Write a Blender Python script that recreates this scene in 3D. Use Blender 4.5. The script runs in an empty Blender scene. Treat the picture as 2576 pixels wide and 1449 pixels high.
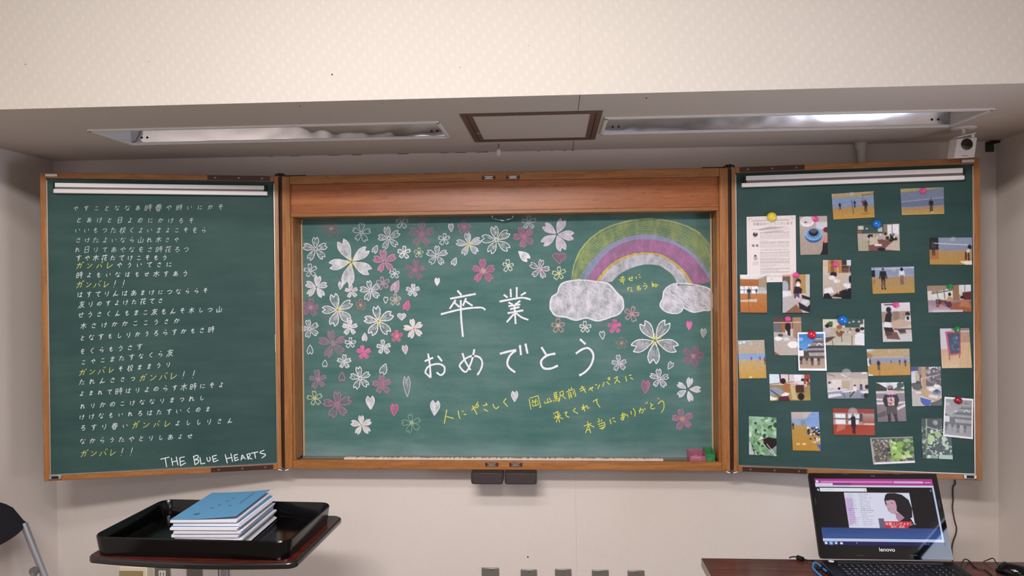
import bpy, math, random
import numpy as np
from mathutils import Matrix, Vector
random.seed(7)
sc = bpy.context.scene
COL = sc.collection

# ---------------------------------------------------------------- camera, light, exposure
FPX = 1800.0
R = np.array([[0.9981889832, -0.0593736639, 0.0096706679],
              [0.0593263604, 0.9982255752, 0.0051072451],
              [-0.0099567439, -0.0045242702, 0.9999401953]])
FZ = 1.45                                   # height of the board centre above the floor
C = np.array([0.2124414596, -2.8712682665, 0.1458413517 + FZ])
cam = bpy.data.cameras.new('camera')
cam.lens = FPX / 2576 * 36; cam.sensor_width = 36; cam.clip_start = 0.01
camo = bpy.data.objects.new('camera', cam); COL.objects.link(camo)
M = Matrix.Identity(4)
for r in range(3):
    M[r][0] = R[r, 0]; M[r][1] = R[r, 2]; M[r][2] = -R[r, 1]; M[r][3] = C[r]
camo.matrix_world = M
sc.camera = camo
w = bpy.data.worlds.new('world'); sc.world = w; w.use_nodes = True
w.node_tree.nodes['Background'].inputs[0].default_value = (0.8, 0.85, 1, 1)
w.node_tree.nodes['Background'].inputs[1].default_value = 0.3
sc.view_settings.view_transform = 'Standard'; sc.view_settings.look = 'None'
sc.view_settings.gamma = 1; sc.view_settings.use_curve_mapping = False
sc.view_settings.exposure = 0.12
sc.cycles.transparent_max_bounces = 24
sc.cycles.sample_clamp_indirect = 4


def area(name, loc, rot, sx, sy, power, col):
    l = bpy.data.lights.new(name, 'AREA'); l.shape = 'RECTANGLE'; l.size = sx; l.size_y = sy
    l.energy = power; l.color = col
    o = bpy.data.objects.new(name, l); COL.objects.link(o); o.location = loc; o.rotation_euler = rot
    return o


area('ceiling_lamp', (-0.25, -2.95, 2.68), (math.radians(30), 0, 0), 1.3, 0.18, 68, (1.0, 0.955, 0.93))
area('ceiling_lamp', (-0.1, -2.1, 2.72), (math.radians(10), 0, 0), 1.25, 0.2, 24, (1.0, 0.955, 0.93))
area('ceiling_lamp', (-0.5, -5.2, 2.66), (math.radians(20), 0, 0), 1.5, 0.18, 15, (1.0, 0.955, 0.93))


# ---------------------------------------------------------------- mapping helpers
def ray(x, y):
    return R @ np.array([(x - 1288) / FPX, 1, -(y - 724.5) / FPX])


def onp(x, y, P0, n):
    d = ray(x, y); P0 = np.array(P0); n = np.array(n)
    return C + d * (np.dot(P0 - C, n) / np.dot(d, n))


def at(x, y, ax, val):
    n = [0, 0, 0]; n[ax] = 1; p = [0, 0, 0]; p[ax] = val
    return onp(x, y, p, n)


AL, AR = 0.23428, 0.13047
UL = np.array([-math.cos(AL), -math.sin(AL), 0]); NL = np.array([math.sin(AL), -math.cos(AL), 0])
UR = np.array([math.cos(AR), -math.sin(AR), 0]); NR = np.array([-math.sin(AR), -math.cos(AR), 0])
HL = np.array([-0.9, 0, FZ]); HR = np.array([0.9, 0, FZ])


class Plane:
    def __init__(s, P0, n): s.P0 = np.array(P0, float); s.n = np.array(n, float)
    def pt(s, x, y, d=0.0): return onp(x, y, s.P0 + s.n * d, s.n)


PC = Plane((0, 0.1, FZ), (0, -1, 0))                # drawing face of the centre board
PL = Plane(HL - NL * 0.008, NL)
PR = Plane(HR - NR * 0.008, NR)


# ---------------------------------------------------------------- materials
def s2l(c):
    if isinstance(c, str):
        c = tuple(int(c[i:i + 2], 16) for i in (0, 2, 4))
    return tuple(((v / 255) / 12.92 if v / 255 <= .04045 else (((v / 255) + .055) / 1.055) ** 2.4) for v in c)


MATS = {}


def nt(name):
    m = bpy.data.materials.new(name); m.use_nodes = True
    t = m.node_tree; b = t.nodes['Principled BSDF']
    return m, t, b


def N(t, typ, **k):
    n = t.nodes.new(typ)
    for a, v in k.items(): setattr(n, a, v)
    return n


def coords(t, scale=(1, 1, 1), rot=(0, 0, 0)):
    tc = N(t, 'ShaderNodeTexCoord'); mp = N(t, 'ShaderNodeMapping')
    t.links.new(tc.outputs['Object'], mp.inputs[0])
    mp.inputs['Scale'].default_value = scale; mp.inputs['Rotation'].default_value = rot
    return mp.outputs[0]


def mathn(t, op, a, b=None):
    n = N(t, 'ShaderNodeMath', operation=op)
    for i, v in enumerate((a, b)):
        if v is None: continue
        if isinstance(v, (int, float)): n.inputs[i].default_value = v
        else: t.links.new(v, n.inputs[i])
    return n.outputs[0]


def mixc(t, fac, a, b):
    n = N(t, 'ShaderNodeMix', data_type='RGBA')
    if isinstance(fac, (int, float)): n.inputs[0].default_value = fac
    else: t.links.new(fac, n.inputs[0])
    for i, v in ((6, a), (7, b)):
        if isinstance(v, tuple): n.inputs[i].default_value = (*v[:3], 1)
        else: t.links.new(v, n.inputs[i])
    return n.outputs[2]


def noise(t, vec, scale, detail=3, rough=.5):
    n = N(t, 'ShaderNodeTexNoise'); n.inputs['Scale'].default_value = scale
    n.inputs['Detail'].default_value = detail; n.inputs['Roughness'].default_value = rough
    if vec is not None: t.links.new(vec, n.inputs['Vector'])
    return n.outputs[0]


def bump(t, b, h, strength=.2, dist=.001):
    n = N(t, 'ShaderNodeBump'); n.inputs['Strength'].default_value = strength
    n.inputs['Distance'].default_value = dist
    t.links.new(h, n.inputs['Height']); t.links.new(n.outputs[0], b.inputs['Normal'])


def plain(key, col, rough=.5, metal=0, spec=.5, var=0.0, alpha=1, coat=0, trans=0, ior=1.45):
    if key in MATS: return MATS[key]
    m, t, b = nt(key)
    c = s2l(col)
    b.inputs['Base Color'].default_value = (*c, 1)
    b.inputs['Roughness'].default_value = rough; b.inputs['Metallic'].default_value = metal
    b.inputs['Specular IOR Level'].default_value = spec; b.inputs['Alpha'].default_value = alpha
    b.inputs['Coat Weight'].default_value = coat; b.inputs['Transmission Weight'].default_value = trans
    b.inputs['IOR'].default_value = ior
    f = noise(t, coords(t), 60, 3)
    v = max(var, .04)
    t.links.new(mixc(t, f, tuple(x * (1 - v) for x in c), tuple(min(1, x * (1 + v)) for x in c)), b.inputs['Base Color'])
    MATS[key] = m
    return m


def wallpaper(key, col, weave):
    m, t, b = nt(key); c = s2l(col)
    tc = N(t, 'ShaderNodeTexCoord'); sep = N(t, 'ShaderNodeSeparateXYZ')
    t.links.new(tc.outputs['Object'], sep.inputs[0])
    X = mathn(t, 'ADD', sep.outputs[0], sep.outputs[1]); Z = sep.outputs[2]
    if weave:                               # diamond lattice with a dotted motif
        k = 2 * math.pi / 0.0062
        a = mathn(t, 'SINE', mathn(t, 'MULTIPLY', mathn(t, 'ADD', X, Z), k * .7))
        d = mathn(t, 'SINE', mathn(t, 'MULTIPLY', mathn(t, 'SUBTRACT', X, Z), k * .7))
        lat = mathn(t, 'MULTIPLY', a, d)
        k2 = 2 * math.pi / 0.05
        mo = mathn(t, 'MULTIPLY', mathn(t, 'SINE', mathn(t, 'MULTIPLY', X, k2 * 1.6)),
                   mathn(t, 'SINE', mathn(t, 'MULTIPLY', mathn(t, 'ADD', Z, mathn(t, 'MULTIPLY', X, .5)), k2)))
        mo = mathn(t, 'GREATER_THAN', mo, .45)
        v = mathn(t, 'ADD', mathn(t, 'MULTIPLY', lat, .35), mathn(t, 'MULTIPLY', mo, .25))
        v = mathn(t, 'ADD', v, .5)
        colr = mixc(t, v, tuple(x * .86 for x in c), tuple(min(1, x * 1.06) for x in c))
        bump(t, b, v, .25, .0008)
    else:                                   # fine woven texture with short horizontal slubs
        f = noise(t, coords(t, (14, 14, 160)), 8, 4, .6)
        g = noise(t, coords(t), 420, 2)
        v = mathn(t, 'ADD', mathn(t, 'MULTIPLY', f, .6), mathn(t, 'MULTIPLY', g, .4))
        colr = mixc(t, v, tuple(x * .84 for x in c), tuple(min(1, x * 1.14) for x in c))
        bump(t, b, v, .25, .0008)
    dirt = noise(t, coords(t), 1.7, 4, .6)
    colr = mixc(t, mathn(t, 'MULTIPLY', dirt, .12), colr, s2l('8a7a66'))
    t.links.new(colr, b.inputs['Base Color'])
    b.inputs['Roughness'].default_value = .75; b.inputs['Specular IOR Level'].default_value = .25
    MATS[key] = m
    return m


def wood(key, c1, c2, sc_, rough=.42, rot=(0, 0, 0), dens=1.0, coat=.0):
    m, t, b = nt(key)
    v = coords(t, sc_, rot)
    n1 = noise(t, v, 3.0 * dens, 6, .62); n2 = noise(t, v, 11 * dens, 5, .7)
    r = N(t, 'ShaderNodeValToRGB'); r.color_ramp.elements[0].position = .36; r.color_ramp.elements[1].position = .64
    t.links.new(mathn(t, 'ADD', mathn(t, 'MULTIPLY', n1, .6), mathn(t, 'MULTIPLY', n2, .4)), r.inputs[0])
    r.color_ramp.elements[0].color = (*s2l(c1), 1); r.color_ramp.elements[1].color = (*s2l(c2), 1)
    # dark pore lines
    p = mathn(t, 'LESS_THAN', mathn(t, 'ABSOLUTE', mathn(t, 'SUBTRACT', n1, .5)), .008)
    t.links.new(mixc(t, mathn(t, 'MULTIPLY', p, .5), r.outputs[0], tuple(x * .45 for x in s2l(c1))), b.inputs['Base Color'])
    b.inputs['Roughness'].default_value = rough; b.inputs['Coat Weight'].default_value = coat
    b.inputs['Coat Roughness'].default_value = .12
    MATS[key] = m
    return m


def greenboard(key, col, haze, seed):
    m, t, b = nt(key); c = s2l(col)
    big = noise(t, coords(t, (1, 1, 1.3)), 2.3 + seed, 4, .6)
    st = noise(t, coords(t, (1.2, 1, 7)), 3.1, 5, .65)
    fine = noise(t, coords(t), 260, 2)
    hz = mathn(t, 'MULTIPLY', mathn(t, 'MULTIPLY', big, st), haze * 2.2)
    sep = N(t, 'ShaderNodeSeparateXYZ'); tc = N(t, 'ShaderNodeTexCoord'); t.links.new(tc.outputs['Object'], sep.inputs[0])
    colr = mixc(t, hz, c, s2l('8fa6a3'))
    if seed > 1:     # wiped chalk dust gathered along the foot of the centre board
        g = N(t, 'ShaderNodeMapRange'); g.inputs[1].default_value = -.50; g.inputs[2].default_value = -.585
        t.links.new(sep.outputs[2], g.inputs[0])
        colr = mixc(t, mathn(t, 'MULTIPLY', mathn(t, 'MULTIPLY', g.outputs[0], st), .75), colr, s2l('a9bfc2'))
    colr = mixc(t, mathn(t, 'MULTIPLY', fine, .25), colr, tuple(x * .7 for x in c))
    t.links.new(colr, b.inputs['Base Color'])
    b.inputs['Roughness'].default_value = .62; b.inputs['Specular IOR Level'].default_value = .3
    bump(t, b, fine, .1, .0004)
    MATS[key] = m
    return m


def chalk(col, a, streak=False):
    key = 'chalk_%s_%d%s' % (col, round(a * 100), '_hatched' if streak else '')
    if key in MATS: return MATS[key]
    m, t, b = nt(key); c = s2l(col)
    b.inputs['Base Color'].default_value = (*c, 1)
    b.inputs['Roughness'].default_value = .95; b.inputs['Specular IOR Level'].default_value = .05
    g = noise(t, coords(t), 750, 2, .6)
    if streak:
        h = noise(t, coords(t, (1, 1, .35), (0, .7, 0)), 70, 4, .7)
        k = noise(t, coords(t), 22, 3, .6)
        g = mathn(t, 'ADD', mathn(t, 'MULTIPLY', g, .3), mathn(t, 'ADD', mathn(t, 'MULTIPLY', h, .35), mathn(t, 'MULTIPLY', k, .35)))
        v = mathn(t, 'ADD', mathn(t, 'MULTIPLY', mathn(t, 'SUBTRACT', g, .5), 3.2), a)
    else:
        v = mathn(t, 'ADD', mathn(t, 'MULTIPLY', mathn(t, 'SUBTRACT', g, .5), 1.6), a)
    v = mathn(t, 'MINIMUM', mathn(t, 'MAXIMUM', v, a * .25), 1)
    t.links.new(v, b.inputs['Alpha'])
    MATS[key] = m
    return m


def vcol(key, rough=.35, emit=0, spec=.5):
    if key in MATS: return MATS[key]
    m, t, b = nt(key)
    a = N(t, 'ShaderNodeVertexColor', layer_name='Col')
    if emit:
        b.inputs['Base Color'].default_value = (.002, .002, .003, 1)
        t.links.new(a.outputs[0], b.inputs['Emission Color']); b.inputs['Emission Strength'].default_value = emit
    else:
        t.links.new(a.outputs[0], b.inputs['Base Color'])
    b.inputs['Roughness'].default_value = rough; b.inputs['Specular IOR Level'].default_value = spec
    MATS[key] = m
    return m


def emis(key, col, s, rough=.1):
    if key in MATS: return MATS[key]
    m, t, b = nt(key)
    b.inputs['Base Color'].default_value = (.01, .01, .01, 1)
    b.inputs['Emission Color'].default_value = (*s2l(col), 1); b.inputs['Emission Strength'].default_value = s
    b.inputs['Roughness'].default_value = rough
    MATS[key] = m
    return m


W_UP = wallpaper('wallpaper_woven_cream', 'c0b9b2', True)
W_LO = wallpaper('wallpaper_plain_cream', 'dbd1ca', False)
W_CE = wallpaper('ceiling_paper', 'cdc1b6', False)
WD_H = wood('orange_wood_grain_level', '885529', 'ad7440', (1.2, 12, 22), .4)
WD_V = wood('orange_wood_grain_upright', '885529', 'ad7440', (22, 12, 1.2), .4)
WD_P = wood('header_wood', '8e4a21', 'b06a37', (.55, 10, 9), .38)
GB_C = greenboard('green_board_centre', '295e58', .42, 2)
GB_L = greenboard('green_board_left', '1a3f3b', .15, 0)
GB_R = greenboard('green_board_right', '193d3a', .13, .7)
ALU = plain('brushed_aluminium', 'c9c6c2', .35, .9)
SILV = plain('satin_silver_paint', 'a3a3aa', .35, .6)
CHRM = plain('polished_chrome', 'd8d8dc', .12, 1)
BLK = plain('matt_black', '121114', .6)
DGRY = plain('dark_grey_plastic', '2e2b2b', .45)
BRNM = plain('brown_painted_metal', '4a2f28', .4, .3)
WHT = plain('white_plastic', 'e8e4e2', .4)
GREY = plain('grey_metal_plate', '8a8480', .35, .6)


# ---------------------------------------------------------------- mesh helpers
class MB:
    def __init__(s): s.v = []; s.f = []; s.m = []
    def add(s, vs, fs, mi=0):
        o = len(s.v); s.v += [tuple(map(float, p)) for p in vs]
        for f in fs: s.f.append([o + i for i in f]); s.m.append(mi)
        return s
    def box(s, x0, x1, y0, y1, z0, z1, mi=0, T=None):
        P = [(x, y, z) for x in (x0, x1) for y in (y0, y1) for z in (z0, z1)]
        if T: P = [T(*p) for p in P]
        return s.add(P, [(0, 1, 3, 2), (4, 6, 7, 5), (0, 4, 5, 1), (2, 3, 7, 6), (0, 2, 6, 4), (1, 5, 7, 3)], mi)
    def prism(s, poly, T, d0, d1, mi=0):
        """poly of (a,b); T(a,b,d) -> world"""
        n = len(poly)
        P = [T(a, b, d0) for a, b in poly] + [T(a, b, d1) for a, b in poly]
        return s.add(P, [list(range(n))[::-1], list(range(n, 2 * n))] + [(i, (i + 1) % n, n + (i + 1) % n, n + i) for i in range(n)], mi)
    def tube(s, pts, r, n=10, mi=0, cap=True):
        pts = [np.array(p, float) for p in pts]; rings = []
        rr = r if isinstance(r, (list, tuple)) else [r] * len(pts)
        up = np.array([0, 0, 1.0])
        for i, p in enumerate(pts):
            d = pts[min(i + 1, len(pts) - 1)] - pts[max(i - 1, 0)]; d /= np.linalg.norm(d) + 1e-12
            if i == 0:
                if abs(d[2]) > .9: up = np.array([1.0, 0, 0])
                a = np.cross(d, up)
            else:
                a = a - d * np.dot(a, d)
            a /= np.linalg.norm(a) + 1e-12; b = np.cross(d, a)
            rings.append([p + rr[i] * (math.cos(2 * math.pi * k / n) * a + math.sin(2 * math.pi * k / n) * b) for k in range(n)])
        V = [q for g in rings for q in g]
        F = [(i * n + k, i * n + (k + 1) % n, (i + 1) * n + (k + 1) % n, (i + 1) * n + k) for i in range(len(pts) - 1) for k in range(n)]
        if cap: F += [list(range(n))[::-1], list(range((len(pts) - 1) * n, len(pts) * n))]
        return s.add(V, F, mi)
    def lathe(s, prof, O, ax, n=20, mi=0):
        """prof: (radius, distance along ax)"""
        ax = np.array(ax, float); ax /= np.linalg.norm(ax); u = np.cross(ax, [0, 0, 1.0])
        if np.linalg.norm(u) < .1: u = np.array([1.0, 0, 0])
        u /= np.linalg.norm(u); w_ = np.cross(ax, u); O = np.array(O, float)
        V = [O + ax * h + r * (math.cos(2 * math.pi * k / n) * u + math.sin(2 * math.pi * k / n) * w_) for r, h in prof for k in range(n)]
        F = [(i * n + k, i * n + (k + 1) % n, (i + 1) * n + (k + 1) % n, (i + 1) * n + k) for i in range(len(prof) - 1) for k in range(n)]
        F += [list(range(n))[::-1], list(range((len(prof) - 1) * n, len(prof) * n))]
        return s.add(V, F, mi)
    def build(s, name, mats, parent=None, bevel=0, smooth=False, seg=2):
        me = bpy.data.meshes.new(name)
        o3 = wl(parent)
        me.from_pydata([(x - o3[0], y - o3[1], z - o3[2]) for x, y, z in s.v], [], s.f)
        if not isinstance(mats, (list, tuple)): mats = [mats]
        for m in mats: me.materials.append(m)
        if len(mats) > 1: me.polygons.foreach_set('material_index', s.m)
        me.update()
        ob = bpy.data.objects.new(name, me); COL.objects.link(ob)
        if parent: ob.parent = parent
        if bevel:
            b = ob.modifiers.new('bevel', 'BEVEL'); b.width = bevel; b.segments = seg; b.limit_method = 'ANGLE'
        if smooth or bevel:
            me.polygons.foreach_set('use_smooth', [True] * len(me.polygons))
            if not smooth or smooth == 'auto': me.set_sharp_from_angle(angle=math.radians(40))
        return ob


def wl(o):
    p = np.zeros(3)
    while o is not None:
        p += np.array(o.location); o = o.parent
    return p


def tag(o, label=None, cat=None, group=None, kind=None):
    if label: o['label'] = label
    if cat: o['category'] = cat
    if group: o['group'] = group
    if kind: o['kind'] = kind
    return o


def thing(name, loc, label, cat, group=None):
    o = bpy.data.objects.new(name, None); COL.objects.link(o); o.location = tuple(map(float, loc))
    o.empty_display_size = .05
    return tag(o, label, cat, group)


def struct(name, mb, mat, **k):
    return tag(mb.build(name, mat, None, **k), kind='structure')


def text_mesh(txt, size, T, name, mat, parent, align='LEFT', squeeze=1.0):
    """flat lettering; T(a,b) -> world for text-plane coordinates"""
    cu = bpy.data.curves.new('t', 'FONT'); cu.body = txt; cu.size = size; cu.align_x = align; cu.resolution_u = 3
    to = bpy.data.objects.new('t', cu); COL.objects.link(to)
    dg = bpy.context.evaluated_depsgraph_get()
    me = bpy.data.meshes.new_from_object(to.evaluated_get(dg))
    bpy.data.objects.remove(to); bpy.data.curves.remove(cu)
    mb = MB(); mb.add([T(v.co.x * squeeze, v.co.y) for v in me.vertices], [list(p.vertices) for p in me.polygons])
    bpy.data.meshes.remove(me)
    return mb.build(name, mat, parent)


# ================================================================ THE ROOM
XL, XR, YB, ZC, YF = -1.961, 1.990, 0.12, 0.7037 + FZ, -0.752
ZR, YR = 2.75, -7.0
LX = (-1.413, -0.176); LY = (-0.457, -0.200)          # left light trough opening
RX = (0.388, 1.643)
HX = (-0.090, 0.373); HY = (-0.555, -0.100)           # ceiling hatch
struct('floor', MB().box(XL - .1, XR + .1, YR - .1, YB + .1, -.08, 0), plain('grey_floor', '6d655c', .5))
struct('wall_back', MB().box(XL - .1, XR + .1, YB, YB + .1, 0, ZR), W_LO)
struct('wall_left', MB().box(XL - .1, XL, YR, YB, 0, ZR), W_LO)
# right wall with a window opening behind the camera's right shoulder
WY0, WY1, WZ0, WZ1 = -1.95, -1.0, 0.55, 1.33
struct('wall_right', MB().box(XR, XR + .1, YR, WY0, 0, ZR).box(XR, XR + .1, WY1, YB, 0, ZR)
       .box(XR, XR + .1, WY0, WY1, 0, WZ0).box(XR, XR + .1, WY0, WY1, WZ1, ZR), W_LO)
struct('wall_rear', MB().box(XL - .1, XR + .1, YR - .1, YR, 0, .9).box(XL - .1, XR + .1, YR - .1, YR, 2.1, ZR)
       .box(XL - .1, -1.5, YR - .1, YR, .9, 2.1).box(1.5, XR + .1, YR - .1, YR, .9, 2.1).box(-.1, .1, YR - .1, YR, .9, 2.1), W_LO)
struct('wall_upper', MB().box(XL, XR, YF - .001, YF, ZC, ZR), W_UP)
struct('ceiling_room', MB().box(XL - .1, XR + .1, YR - .1, YF, ZR, ZR + .06), W_CE)
cm = MB()
xs = [XL, LX[0], LX[1], HX[0], HX[1], RX[0], RX[1], XR]
for i in range(len(xs) - 1):
    a, b = xs[i], xs[i + 1]
    hole = LY if i in (1, 5) else (HY if i == 3 else None)
    if hole: cm.box(a, b, YF, hole[0], ZC, ZC + .012).box(a, b, hole[1], YB, ZC, ZC + .012)
    else: cm.box(a, b, YF, YB, ZC, ZC + .012)
struct('ceiling', cm, W_CE)
SEAM = plain('paper_seam', '6b5a50', .8)
struct('trim_1', MB().box(.2925, .2940, YF, HY[0] - .004, ZC - .0006, ZC + .001).box(.2925, .2940, HY[1] + .004, YB, ZC - .0006, ZC + .001), SEAM)
struct('trim_2', MB().box(.2930, .2938, YF - .0014, YF - .001, ZC, ZR), plain('paper_seam_pale', 'b9a998', .8))
struct('trim_3', MB().box(.292, .2926, YB - .0006, YB, 0, .85), plain('paper_seam_pale', 'b9a998', .8))
tm = MB()
random.seed(3)
xx = -1.0
while xx < .45:                                        # cracked caulk in the joint of wall and ceiling
    l = random.uniform(.008, .05); h = random.uniform(.0007, .002)
    tm.box(xx, xx + l, YB - .002, YB, ZC - h, ZC, random.choice([0, 0, 1])); xx += l + random.uniform(.004, .05)
struct('trim_4', tm, [plain('dark_joint', '2c1d18', .9), plain('pale_caulk', 'd8ccc2', .8)])
struct('trim_5', MB().box(.3, 1.99, YB - .003, YB, ZC - .002, ZC), plain('pale_caulk', 'd8ccc2', .8))
struct('trim_6', MB().box(1.955, 1.990, YB - .03, YB, ZC - .010, ZC - .004), plain('dark_joint', '2c1d18', .9))
BBM = plain('brown_baseboard', '4d382c', .5)
struct('baseboard_back', MB().box(XL, XR, YB - .008, YB, 0, .06), BBM)
struct('baseboard_left', MB().box(XL, XL + .008, YR, YB - .008, 0, .06), BBM)
struct('baseboard_right', MB().box(XR - .008, XR, YR, YB - .008, 0, .06), BBM)
# windows
WIN = emis('daylit_window_glass', 'dfe8ff', 9.0)
WIN2 = emis('daylit_rear_window_glass', 'dfe8ff', 1.2)
w1 = tag(MB().box(XR + .04, XR + .05, WY0, WY1, WZ0, WZ1).build('window_1', WIN), kind='structure')
MB().box(XR - .01, XR + .05, WY0 - .03, WY0, WZ0 - .03, WZ1 + .03).box(XR - .01, XR + .05, WY1, WY1 + .03, WZ0 - .03, WZ1 + .03)\
    .box(XR - .01, XR + .05, WY0, WY1, WZ0 - .03, WZ0).box(XR - .01, XR + .05, WY0, WY1, WZ1, WZ1 + .03).build('window_frame', ALU, w1)
for k, (a, b) in enumerate(((-1.5, -.1), (.1, 1.5))):
    w2 = tag(MB().box(a, b, YR - .05, YR - .04, .9, 2.1).build('window_%d' % (k + 2), WIN2), kind='structure')
    MB().box(a, b, YR - .04, YR, 1.48, 1.52).box((a + b) / 2 - .02, (a + b) / 2 + .02, YR - .04, YR, .9, 2.1).build('window_frame', ALU, w2)
# small holes and nails in the paper
mk = plain('tiny_dark_mark', '3a302a', .9)
for (px, py, r) in ((754, 266, 1.6), (1626, 246, 2.2), (962, 258, 1)):
    p = at(px, py, 2, ZC); MB().lathe([(r * .0012, 0), (r * .0008, .002)], (p[0], p[1], ZC - .002), (0, 0, 1), 8).build('trim_7', mk)['kind'] = 'structure'
for (px, py, r) in ((836, 188, 2.5), (375, 155, 1.2), (1157, 170, 1.2), (65, 162, 1.5), (1330, 115, 1)):
    p = at(px, py, 1, YF); MB().lathe([(r * .0010, 0), (r * .0007, .001)], (p[0], YF - .002, p[2]), (0, 1, 0), 8).build('trim_8', mk)['kind'] = 'structure'
p = at(1328, 1401, 1, YB); MB().lathe([(.0035, 0), (.002, .001)], (p[0], YB - .001, p[2]), (0, 1, 0), 8).build('trim_9', mk)['kind'] = 'structure'

# ---------------------------------------------------------------- ceiling light troughs
MIR = plain('mirror_reflector', 'd4d4d8', .07, 1)
MIRB = plain('rippled_mirror_reflector', 'c4c4ca', .22, 1)
for m_ in (MIR, MIRB):
    t_ = m_.node_tree; bump(t_, t_.nodes['Principled BSDF'], noise(t_, coords(t_, (1, 1, 2)), 7, 1), .3, .02)
RIM = plain('white_enamel_rim', 'e6e2de', .3)


def light_trough(X, label):
    t = thing('recessed_light', ((X[0] + X[1]) / 2, -.33, ZC), label, 'ceiling light', 'recessed ceiling lights over the blackboard')
    x0, x1 = X; y0, y1 = LY; w_ = .014
    rim = MB().box(x0 - .002, x1 + .002, y0 - .002, y0 + w_, ZC - .006, ZC + .004).box(x0 - .002, x1 + .002, y1 - w_ * .6, y1 + .002, ZC - .006, ZC + .004)\
        .box(x0 - .002, x0 + w_ * .7, y0, y1, ZC - .006, ZC + .004).box(x1 - w_ * .7, x1 + .002, y0, y1, ZC - .006, ZC + .004)
    rim.build('rim', RIM, t, bevel=.0015)
    H = .10; q = .035
    MB().add([(x0, y1, ZC), (x1, y1, ZC), (x1, y1 - q * .3, ZC + H * .6), (x0, y1 - q * .3, ZC + H * .6), (x1, y1 - q * 2, ZC + H), (x0, y1 - q * 2, ZC + H)],
             [(0, 1, 2, 3), (3, 2, 4, 5)]).build('far_reflector', MIR if X is LX else MIRB, t, smooth=True)
    MB().add([(x0, y0, ZC), (x1, y0, ZC), (x1, y0 + q * .3, ZC + H * .6), (x0, y0 + q * .3, ZC + H * .6), (x1, y0 + q * 2, ZC + H), (x0, y0 + q * 2, ZC + H)],
             [(1, 0, 3, 2), (2, 3, 5, 4)]).build('near_reflector', MIR, t, smooth=True)
    MB().box(x0, x1, y0 + q * 1.9, y1 - q * 1.9, ZC + H, ZC + H + .004).build('back_plate', RIM, t)
    for s, xa in ((1, x0), (-1, x1)):
        e = MB().box(min(xa, xa + s * .003), max(xa, xa + s * .003), y0, y1, ZC, ZC + H).build('end_plate', RIM, t)
        b = MB()
        for k in (0, 1):
            b.lathe([(.004, 0), (.004, .002)], (xa + s * (.045 + .022 * k), y1 - .004, ZC + .022), (0, -1, 0), 10)
        b.build('screw_hole', mk, e)
    MB().tube([(x0 + .03, -.33, ZC + .075), (x1 - .03, -.33, ZC + .075)], .014, 12).build('tube', plain('unlit_white_tube', 'f2f2f2', .3), t, smooth=True)


light_trough(LX, 'long recessed ceiling light with a mirrored trough, left of the ceiling hatch')
light_trough(RX, 'long recessed ceiling light with a mirrored trough, right of the ceiling hatch')

# ---------------------------------------------------------------- ceiling hatch
t = thing('ceiling_hatch', (.14, -.33, ZC), 'square ceiling access hatch papered like the ceiling in a brown double frame', 'hatch')
HF = plain('bronze_anodised_frame', '6b564c', .4, .3)


def ringbox(mb, x0, x1, y0, y1, w_, z0, z1):
    return mb.box(x0, x1, y0, y0 + w_, z0, z1).box(x0, x1, y1 - w_, y1, z0, z1).box(x0, x0 + w_, y0 + w_, y1 - w_, z0, z1).box(x1 - w_, x1, y0 + w_, y1 - w_, z0, z1)


ringbox(MB(), HX[0], HX[1], HY[0], HY[1], .018, ZC - .003, ZC + .02).build('outer_frame', HF, t)
ringbox(MB(), HX[0] + .020, HX[1] - .020, HY[0] + .020, HY[1] - .020, .017, ZC - .002, ZC + .02).build('inner_frame', HF, t)
MB().box(HX[0] + .037, HX[1] - .037, HY[0] + .037, HY[1] - .037, ZC, ZC + .006).build('door_panel', W_CE, t)
MB().box(HX[0] + .016, HX[1] - .016, HY[0] + .016, HY[1] - .016, ZC + .018, ZC + .022).build('backing', BLK, t)
MB().box(HX[0] + .022, HX[0] + .038, -.262, -.256, ZC - .004, ZC).build('latch', ALU, t)

# ================================================================ CENTRE BLACKBOARD
cb = thing('blackboard', (0, .05, FZ), 'wide green centre blackboard in an orange wooden case, drawn with blossoms and a rainbow', 'blackboard')
ZT, ZB = FZ + .6, FZ - .6
MB().box(-.9, -.866, 0, YB, ZB, ZT).build('stile', WD_V, cb, bevel=.003)
MB().box(.866, .9, 0, YB, ZB, ZT).build('stile', WD_V, cb, bevel=.003)
MB().box(-.866, .866, 0, YB, FZ + .566, ZT).build('top_rail', WD_H, cb, bevel=.002)
MB().box(-.866, .866, 0, .02, ZB, FZ - .565).box(-.866, .866, .02, YB, ZB, ZB + .02).build('chalk_ledge', WD_H, cb, bevel=.002)
MB().box(-.866, .866, .02, .1, ZB + .02, ZB + .022).build('ledge_trough', plain('dusty_brown_trough', '7d6353', .8), cb)
MB().box(-.86, .86, .1, YB, FZ - .585, FZ + .566).build('writing_surface', GB_C, cb)
MB().box(-.85, .85, .097, .1, FZ - .573, FZ - .568).build('edge_strip', ALU, cb)
MB().box(-.866, .866, .012, .030, FZ + .447, FZ + .566).build('header_panel', WD_P, cb, bevel=.001)
MB().box(-.866, .866, .006, .1, FZ + .432, FZ + .447).build('header_lip', WD_H, cb, bevel=.002)
MB().box(-.866, -.858, .012, .1, FZ - .565, FZ + .432).build('inner_side_panel', WD_V, cb)
MB().box(.858, .866, .012, .1, FZ - .565, FZ + .432).build('inner_side_panel', WD_V, cb)
for xa in (-.855, .849):
    MB().box(xa, xa + .006, .094, .1, FZ - .57, FZ + .43).build('corner_bead', plain('pale_bead', 'b79a7c', .5), cb)
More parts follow.
